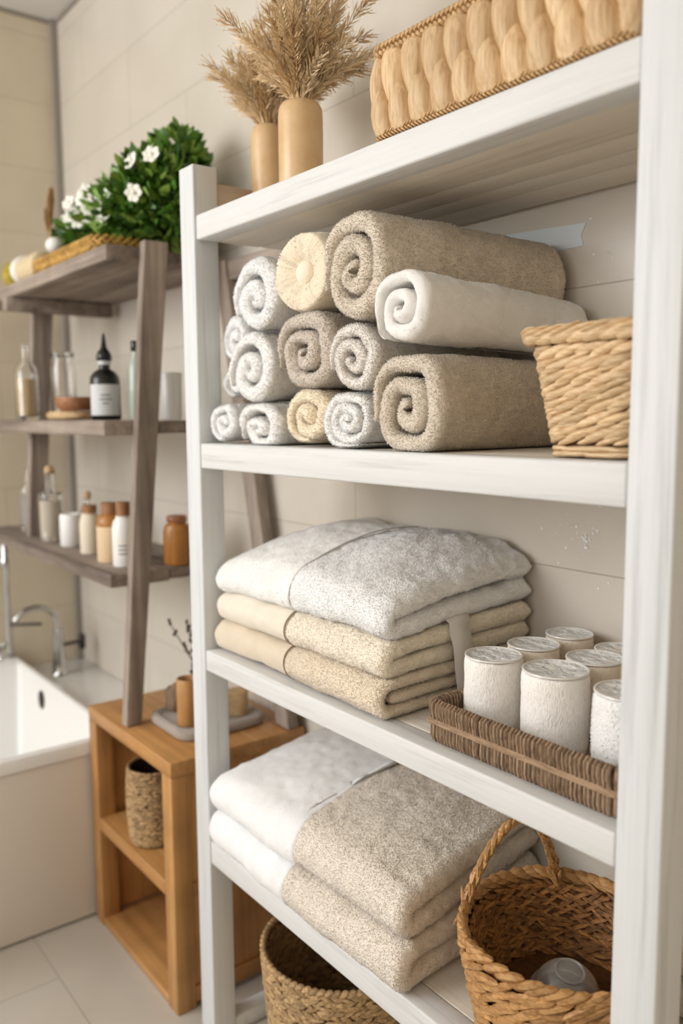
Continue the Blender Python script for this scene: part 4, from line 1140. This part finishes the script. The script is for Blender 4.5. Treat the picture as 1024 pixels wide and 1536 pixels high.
bottle('green_bottle', -.510, .105, zM, [(.016, 0), (.018, .004), (.018, .120), (.013, .142), (.0085, .150), (.0085, .172), (.001, .172)], M['glass_green'], 'slim pale green bottle with black cap beside the ladder leg', 'bottle', [('cap', [(.0105, .164), (.0115, .165), (.0115, .187), (.010, .189), (.001, .189)], M['black'], 'black cap')])
bottle('tumbler', -.445, .165, zM, [(.020, 0), (.0235, .005), (.026, .110), (.0245, .112), (.022, .108), (.020, .010), (.001, .008)], M['frost'], 'frosted grey tumbler between the ladder leg and the white post', 'tumbler')
# lower tier
bottle('slim_bottle', -1.34, .090, zL, hollow(.027, .205, .010, .05), M['glass'], 'slim clear bottle with white filling at the left of the lower tier', 'bottle', [('filling', [(.001, .011), (.024, .013), (.024, .112), (.001, .112)], M['whitefill'], 'white filling')])
bottle('salt_bottle', -1.085, .075, zL, hollow(.035, .205, .014, .06), M['glass'], 'larger clear bottle of cream bath salts with ball stopper', 'bottle', [('salts', [(.001, .011), (.0315, .013), (.0315, .118), (.001, .118)], M['creamfill'], 'cream bath salts'), ('ball_stopper', [(.001, .196), (.010, .198), (.0145, .207), (.0145, .212), (.010, .221), (.001, .223)], M['lightwood'], 'pale ball stopper')])
bottle('corked_vial', -.985, .150, zL, hollow(.022, .135, .010, .03), M['glass'], 'small clear vial behind the white jar on the lower tier', 'vial', [('stopper', [(.007, .125), (.010, .133), (.011, .147), (.001, .150)], M['lightwood'], 'pale stopper')])
bottle('white_jar', -.935, .080, zL, [(.028, 0), (.031, .004), (.031, .085), (.028, .092), (.024, .092), (.024, .086), (.001, .085)], M['whitefill'], 'short white jar without lid on the lower tier', 'jar')
def corked(x, y, R, H, label, mat, hc=.024, neck=.6, amber=False):
    parts = [('cork', [(R * neck * .8, H - .010), (R * neck * .95, H + .002), (R * neck, H + hc), (.001, H + hc + .001)], M['cork'], 'brown cork')]
    if amber: parts.append(('collar', [(R * 1.005, H * .76), (R * 1.03, H * .78), (R * .86, H * .97), (R * neck * 1.08, H + .001), (R * neck * 1.0, H + .001)], M['amber'], 'amber shoulder'))
    return bottle('corked_jar', x, y, zL, [(R * .93, 0), (R, .005), (R, H * .76), (R * .86, H * .9), (R * neck * 1.05, H * .95), (R * neck * 1.1, H), (R * neck * .8, H), (.001, H - .008)], mat, label, 'jar', parts, group='corked jars on the lower tier')
corked(-.775, .075, .027, .108, 'small cream corked jar, left of the three corked jars', M['creamfill'], .022, .72)
corked(-.612, .066, .034, .120, 'beige corked jar with amber shoulder, middle of the three corked jars', M['beigefill'], .030, .62, True)
r = corked(-.528, .066, .028, .124, 'white labelled corked jar half behind the ladder leg', M['whitefill'], .034, .62)
aim2 = math.atan2(-.7559 - .06, 1.4249 + .528)
wrap_label(r, -.528, .066, zL, .0284, aim2 - 1.0, aim2 + 1.0, .020, .070, M['band'])
for za in (.032, .042, .052): wrap_label(r, -.528, .066, zL, .0287, aim2 - .5, aim2 + .3, za, za + .003, M['ink'], 'print_line')
bottle('amber_jar', -.468, .180, zL, [(.031, 0), (.034, .004), (.034, .082), (.030, .098), (.022, .102), (.022, .108), (.001, .108)], M['amber'], 'amber brown jar with lid between ladder leg and white post', 'jar', [('lid', [(.023, .105), (.025, .107), (.025, .118), (.023, .121), (.001, .121)], M['bowlwood'], 'darker lid')])

# ------------------------------------------------------------------ honey timber side table
TX0, TX1, TY0, TY1, TT = -.613, -.147, -.010, .336, -.7045
tb = thing('side_table', (-.38, .16, ZF), 'honey coloured wooden side table with open shelves beside the bathtub', 'side table')
MB().box(TX0, TX1, TY0, TY1, TT - .034, TT, .0025).build('top', M['honeyX'], tb)
for x0 in (TX0, TX1 - .046):
    MB().box(x0, x0 + .046, TY0, TY0 + .046, ZF, TT - .0342, .0025).build('leg', M['honeyZ'], tb)
    MB().box(x0, x0 + .046, TY1 - .046, TY1, ZF, TT - .0342, .0025).build('leg', M['honeyZ'], tb)
for (x0, x1) in ((TX0 + .008, TX0 + .026), (TX1 - .026, TX1 - .006)):
    MB().box(x0, x1, TY0 + .0462, TY1 - .0462, ZF + .02, TT - .0342, .001).build('side_panel', M['honeyZ'], tb)
MB().box(TX1 - .005, TX1 - .001, TY0 + .0462, TY1 - .0462, -1.022, -.988, .001).build('side_rail', M['honeyY'], tb)
MB().box(TX1 - .005, TX1 - .001, TY0 + .0462, TY1 - .0462, ZF + .012, ZF + .05, .001).build('side_rail', M['honeyY'], tb)
MB().box(TX0 + .0462, TX1 - .0462, TY0 + .001, TY1 - .02, -1.020, -.987, .002).build('shelf', M['honeyX'], tb)
MB().box(TX0 + .027, TX1 - .027, TY0 + .002, TY1 - .02, ZF + .002, ZF + .020, .002).build('shelf', M['honeyX'], tb)
MB().box(TX0 + .02, TX1 - .02, TY1 - .018, TY1 - .004, ZF + .02, TT - .035, .001).build('back_panel', M['honeyX'], tb)

# basket in the table's upper bay
def bay_basket():
    cx, cy, z0, zr = -.385, .058, -.9868, -.800; root = thing('small_basket', (cx, cy, z0), 'small woven beige basket on the middle shelf of the side table', 'basket')
    MB().lathe([(.050, .001), (.056, .002), (.060, .09), (.056, zr - z0 - .004), (.052, zr - z0 - .004), (.054, .09), (.050, .006), (.001, .006)], (cx, cy, z0), 36).build('core', wicker('small_core', (70, 50, 36), (46, 32, 24), (60, 60, 60)), root)
    b = MB(); round_weave(b, cx, cy, z0 + .004, zr, .056, .059, 22, .0125, .0092, .007, .25, jit=.12, over=1.5, seg=(5, 5), bow=.005); b.build('outer_weave', W_GRASS_L, root)
bay_basket()

# stone tray and its things on the table
r = thing('stone_tray', (-.30, .16, TT), 'rounded grey stone tray on the side table', 'tray')
pl = rrect(-.428, -.218, .060, .290, .045, .012); lp = []
for (u, w) in ((.012, .0006), (.002, .004), (0, .012), (.002, .021), (.008, .0245), (.014, .0245), (.020, .020)):
    lp.append([(x, y, TT + w) for x, y in rrect(-.428 + u, -.218 - u, .060 + u, .290 - u, .045, .012)])
n = min(len(l) for l in lp); lp = [[l[int(i * (len(l) - 1) / (n - 1))] for i in range(n)] for l in lp]
b = MB(); shell(b, lp); c = [p for p in lp[-1][:-1]]; b.add(c, [tuple(range(len(c)))]); b.build('slab', M['stone'], r)
zt_ = TT + .0205
bottle('wooden_tumbler', -.286, .106, zt_, [(.024, 0), (.0265, .003), (.0265, .105), (.0245, .109), (.0225, .107), (.0225, .03), (.001, .028)], M['honeyZ'], 'orange-brown wooden tumbler at the front of the stone tray', 'tumbler')
bottle('small_candle', -.275, .232, zt_, [(.022, 0), (.024, .003), (.024, .055), (.022, .058), (.001, .058)], M['lightwood'], 'pale wooden candle at the back of the stone tray', 'candle')
rs = np.random.RandomState(4); b = MB()
for (cx, cy, cz, a, bb, cc) in ((-.396, .120, .030, .026, .020, .034), (-.381, .128, .052, .018, .016, .024)): b._ball((cx, cy, zt_ + cz), a, bb, cc, 14, 18)
v = np.concatenate(b.v); v = v + .006 * np.stack([vn(v, 40, 1), vn(v, 40, 2), vn(v, 40, 3)], 1); v[:, 2] = np.maximum(v[:, 2], zt_ + .0008); b.v = [v]
tag(b.build('driftwood_piece', M['rock'], loc=(-.396, .12, zt_)), 'rough brown piece of driftwood on the stone tray', 'driftwood')
r = thing('dried_twig', (-.373, .165, zt_), 'dark dried twig with buds standing on the stone tray', 'twig')
b = MB(); main = [(-0.373, .165, zt_ + 0.003), (-0.377, .165, zt_ + 0.083), (-0.370, .167, zt_ + 0.166), (-0.377, .168, zt_ + 0.255)]
b.tube(main, [.003, .0026, .002, .0014], 6)
tips = [((-0.374, .166, zt_ + 0.117), (-0.421, .150, zt_ + 0.172), (-0.447, .140, zt_ + 0.207)), ((-0.373, .166, zt_ + 0.138), (-0.327, .175, zt_ + 0.207), (-0.314, .178, zt_ + 0.262)), ((-0.372, .167, zt_ + 0.179), (-0.395, .16, zt_ + 0.214), (-.36, .157, zt_ + .165)), ((-0.374, .166, zt_ + 0.069), (-0.334, .17, zt_ + 0.117), (-0.308, .172, zt_ + 0.166))]
for tpts in tips: b.tube(tpts, [.0018, .0014, .001], 5)
rs = np.random.RandomState(5)
for ln in tips + [tuple(main[1:])]:
    for k in range(9):
        w = rs.rand() * (len(ln) - 1); i = min(len(ln) - 2, int(w)); p = Vector(ln[i]).lerp(Vector(ln[i + 1]), w - i) + Vector(rs.normal(0, .003, 3)); b._ball(p[:], .0042, .0042, .005, 6, 8)
b.build('branches', M['twig'], r)
b = MB(); rs = np.random.RandomState(6)
for k in range(70):
    d = Vector(rs.normal(0, 1, 3)); d.z = abs(d.z); d.normalize(); p = Vector((-.362 + d.x * .022, .155 + d.y * .02, zt_ + .004 + d.z * .03)); b.lens(p, d, d.orthogonal(), .016, .009, .003, 5, 5)
tag(b.build('moss_tuft', M['moss'], loc=(-.362, .155, zt_)), 'small green moss tuft at the foot of the twig', 'moss')

# ------------------------------------------------------------------ bathtub
BX0, BX1, BY0, BY1, BR = XL + .004, -.622, -1.05, .085, -.803
tub = thing('bathtub', (-1.12, -.4, ZF), 'white rectangular built-in bathtub standing in the corner', 'bathtub')
IX0, IX1, IY0, IY1 = -1.45, -.648, -.98, .066
b = MB(); fl = -1.19
# rim ring and basin
o_ = [(BX0, BY0), (BX1, BY0), (BX1, BY1), (BX0, BY1)]; 
def ring(x0, x1, y0, y1, r, z): return [(x, y, z) for x, y in rrect(x0, x1, y0, y1, r, .5)][:37]
lp = [ring(BX0, BX1, BY0, BY1, .004, BR - .034), ring(BX0, BX1, BY0, BY1, .004, BR - .003), ring(BX0 + .003, BX1 - .003, BY0 + .003, BY1 - .003, .004, BR), ring(IX0 - .004, IX1 + .004, IY0 - .004, IY1 + .004, .02, BR), ring(IX0, IX1, IY0, IY1, .02, BR - .004), ring(IX0 + .03, IX1 - .02, IY0 + .03, IY1 - .016, .03, fl + .06), ring(IX0 + .07, IX1 - .06, IY0 + .07, IY1 - .056, .04, fl)]
n = min(len(l) for l in lp); lp = [l[:n] for l in lp]; shell(b, lp); b.add(lp[-1][:-1], [tuple(range(n - 1))])
b.build('basin', M['ceramic'], tub)
MB().box(BX1 - .016, BX1 - .004, BY0 + .004, .34, ZF + .006, BR - .036, .001).build('end_panel', M['tubside'], tub)
MB().box(BX0, BX1 - .017, BY0 + .003, BY0 + .014, ZF + .006, BR - .036, .001).build('front_panel', M['tubside'], tub)
MB().box(BX0, BX1 - .006, BY1 + .001, YW - .002, -.895, -.872, .003).build('deck', M['ceramic'], tub)
b = MB(); ov = (-1.215, IY1 - .0035, -.868)
b.lathe([(.001, .004), (.012, .004), (.0185, .002), (.0205, 0), (.0205, -.003)], (0, 0, 0), 28)
v = np.concatenate(b.v); v = np.stack([v[:, 0] * 1.1 + ov[0], ov[1] - v[:, 2] - .004, v[:, 1] * 1.45 + ov[2]], 1); b.v = [v]; tag(b.build('overflow', M['darkmetal'], tub), 'dark oval overflow plate')
dz = -.872
tap = thing('bath_tap', (-1.452, .202, dz), 'chrome arched bath spout on the tub deck', 'tap')
MB().lathe([(.030, 0), (.031, .004), (.024, .012), (.021, .05), (.018, .11), (.0165, .16), (.0165, .165)], (-1.452, .202, dz + .0005), 28).build('column', M['chrome'], tap)
ap = [(-1.452, .202, dz + .155)] + [(-1.452 + .00 * k, .202 - .075 * (1 - math.cos(PI * k / 14)), dz + .185 + .065 * math.sin(PI * k / 14)) for k in range(0, 13)]
MB().tube(ap, .0105, 12).build('spout', M['chrome'], tap)
b = MB(); b.tube([(-1.452, .214, dz + .105), (-1.452, .275, dz + .108)], .006, 10); b.lathe([(.010, 0), (.012, .002), (.012, .05), (.010, .052)], (-1.452, .285, dz + .08), 20); tag(b.build('side_lever', M['darkmetal'], tap), 'dark side lever')
st = thing('shower_standpipe', (-1.538, .060, BR), 'tall chrome standpipe at the far left rim of the bathtub', 'standpipe')
b = MB(); b.lathe([(.020, 0), (.020, .006), (.011, .012), (.010, .30), (.013, .305), (.013, .345), (.009, .35), (.009, .43), (.001, .432)], (-1.538, .060, BR + .0006), 20); b.build('pipe', M['chrome'], st)
b = MB(); b.tube([(-1.538, .060, BR + .115), (-1.50, .10, BR + .118), (-1.46, .15, BR + .12)], .0055, 10); b.build('cross_arm', M['darkmetal'], st)
bottle('glass_dish', -1.535, -.005, BR, [(.030, 0), (.034, .004), (.014, .012), (.012, .022), (.030, .030), (.044, .042), (.047, .056), (.044, .056), (.040, .045), (.026, .034), (.001, .030)], M['glass'], 'small footed glass dish on the far left rim of the bathtub', 'dish', seg=32)

# ------------------------------------------------------------------ light
wd = bpy.data.worlds.new('world'); scn.world = wd; wd.use_nodes = True
bg = wd.node_tree.nodes['Background']; bg.inputs[0].default_value = srgb(252, 252, 254); bg.inputs[1].default_value = .78
def area(name, loc, target, sx, sy, power, col):
    d = bpy.data.lights.new(name, 'AREA'); d.shape = 'RECTANGLE'; d.size = sx; d.size_y = sy; d.energy = power; d.color = col
    o = bpy.data.objects.new(name, d); COL.objects.link(o); o.location = loc
    o.rotation_euler = (Vector(target) - Vector(loc)).to_track_quat('-Z', 'Y').to_euler(); return o
area('window_light', (-.95, -2.6, .85), (.1, .1, -.25), 2.2, 1.8, 98, (.985, .99, 1))
area('room_light', (1.2, -2.5, 1.1), (.5, .1, -.3), 1.2, 1.0, 5, (1, .98, .95))
scn.view_settings.view_transform = 'Standard'; scn.view_settings.look = 'None'
scn.view_settings.exposure = 0.0; scn.view_settings.gamma = 1.0
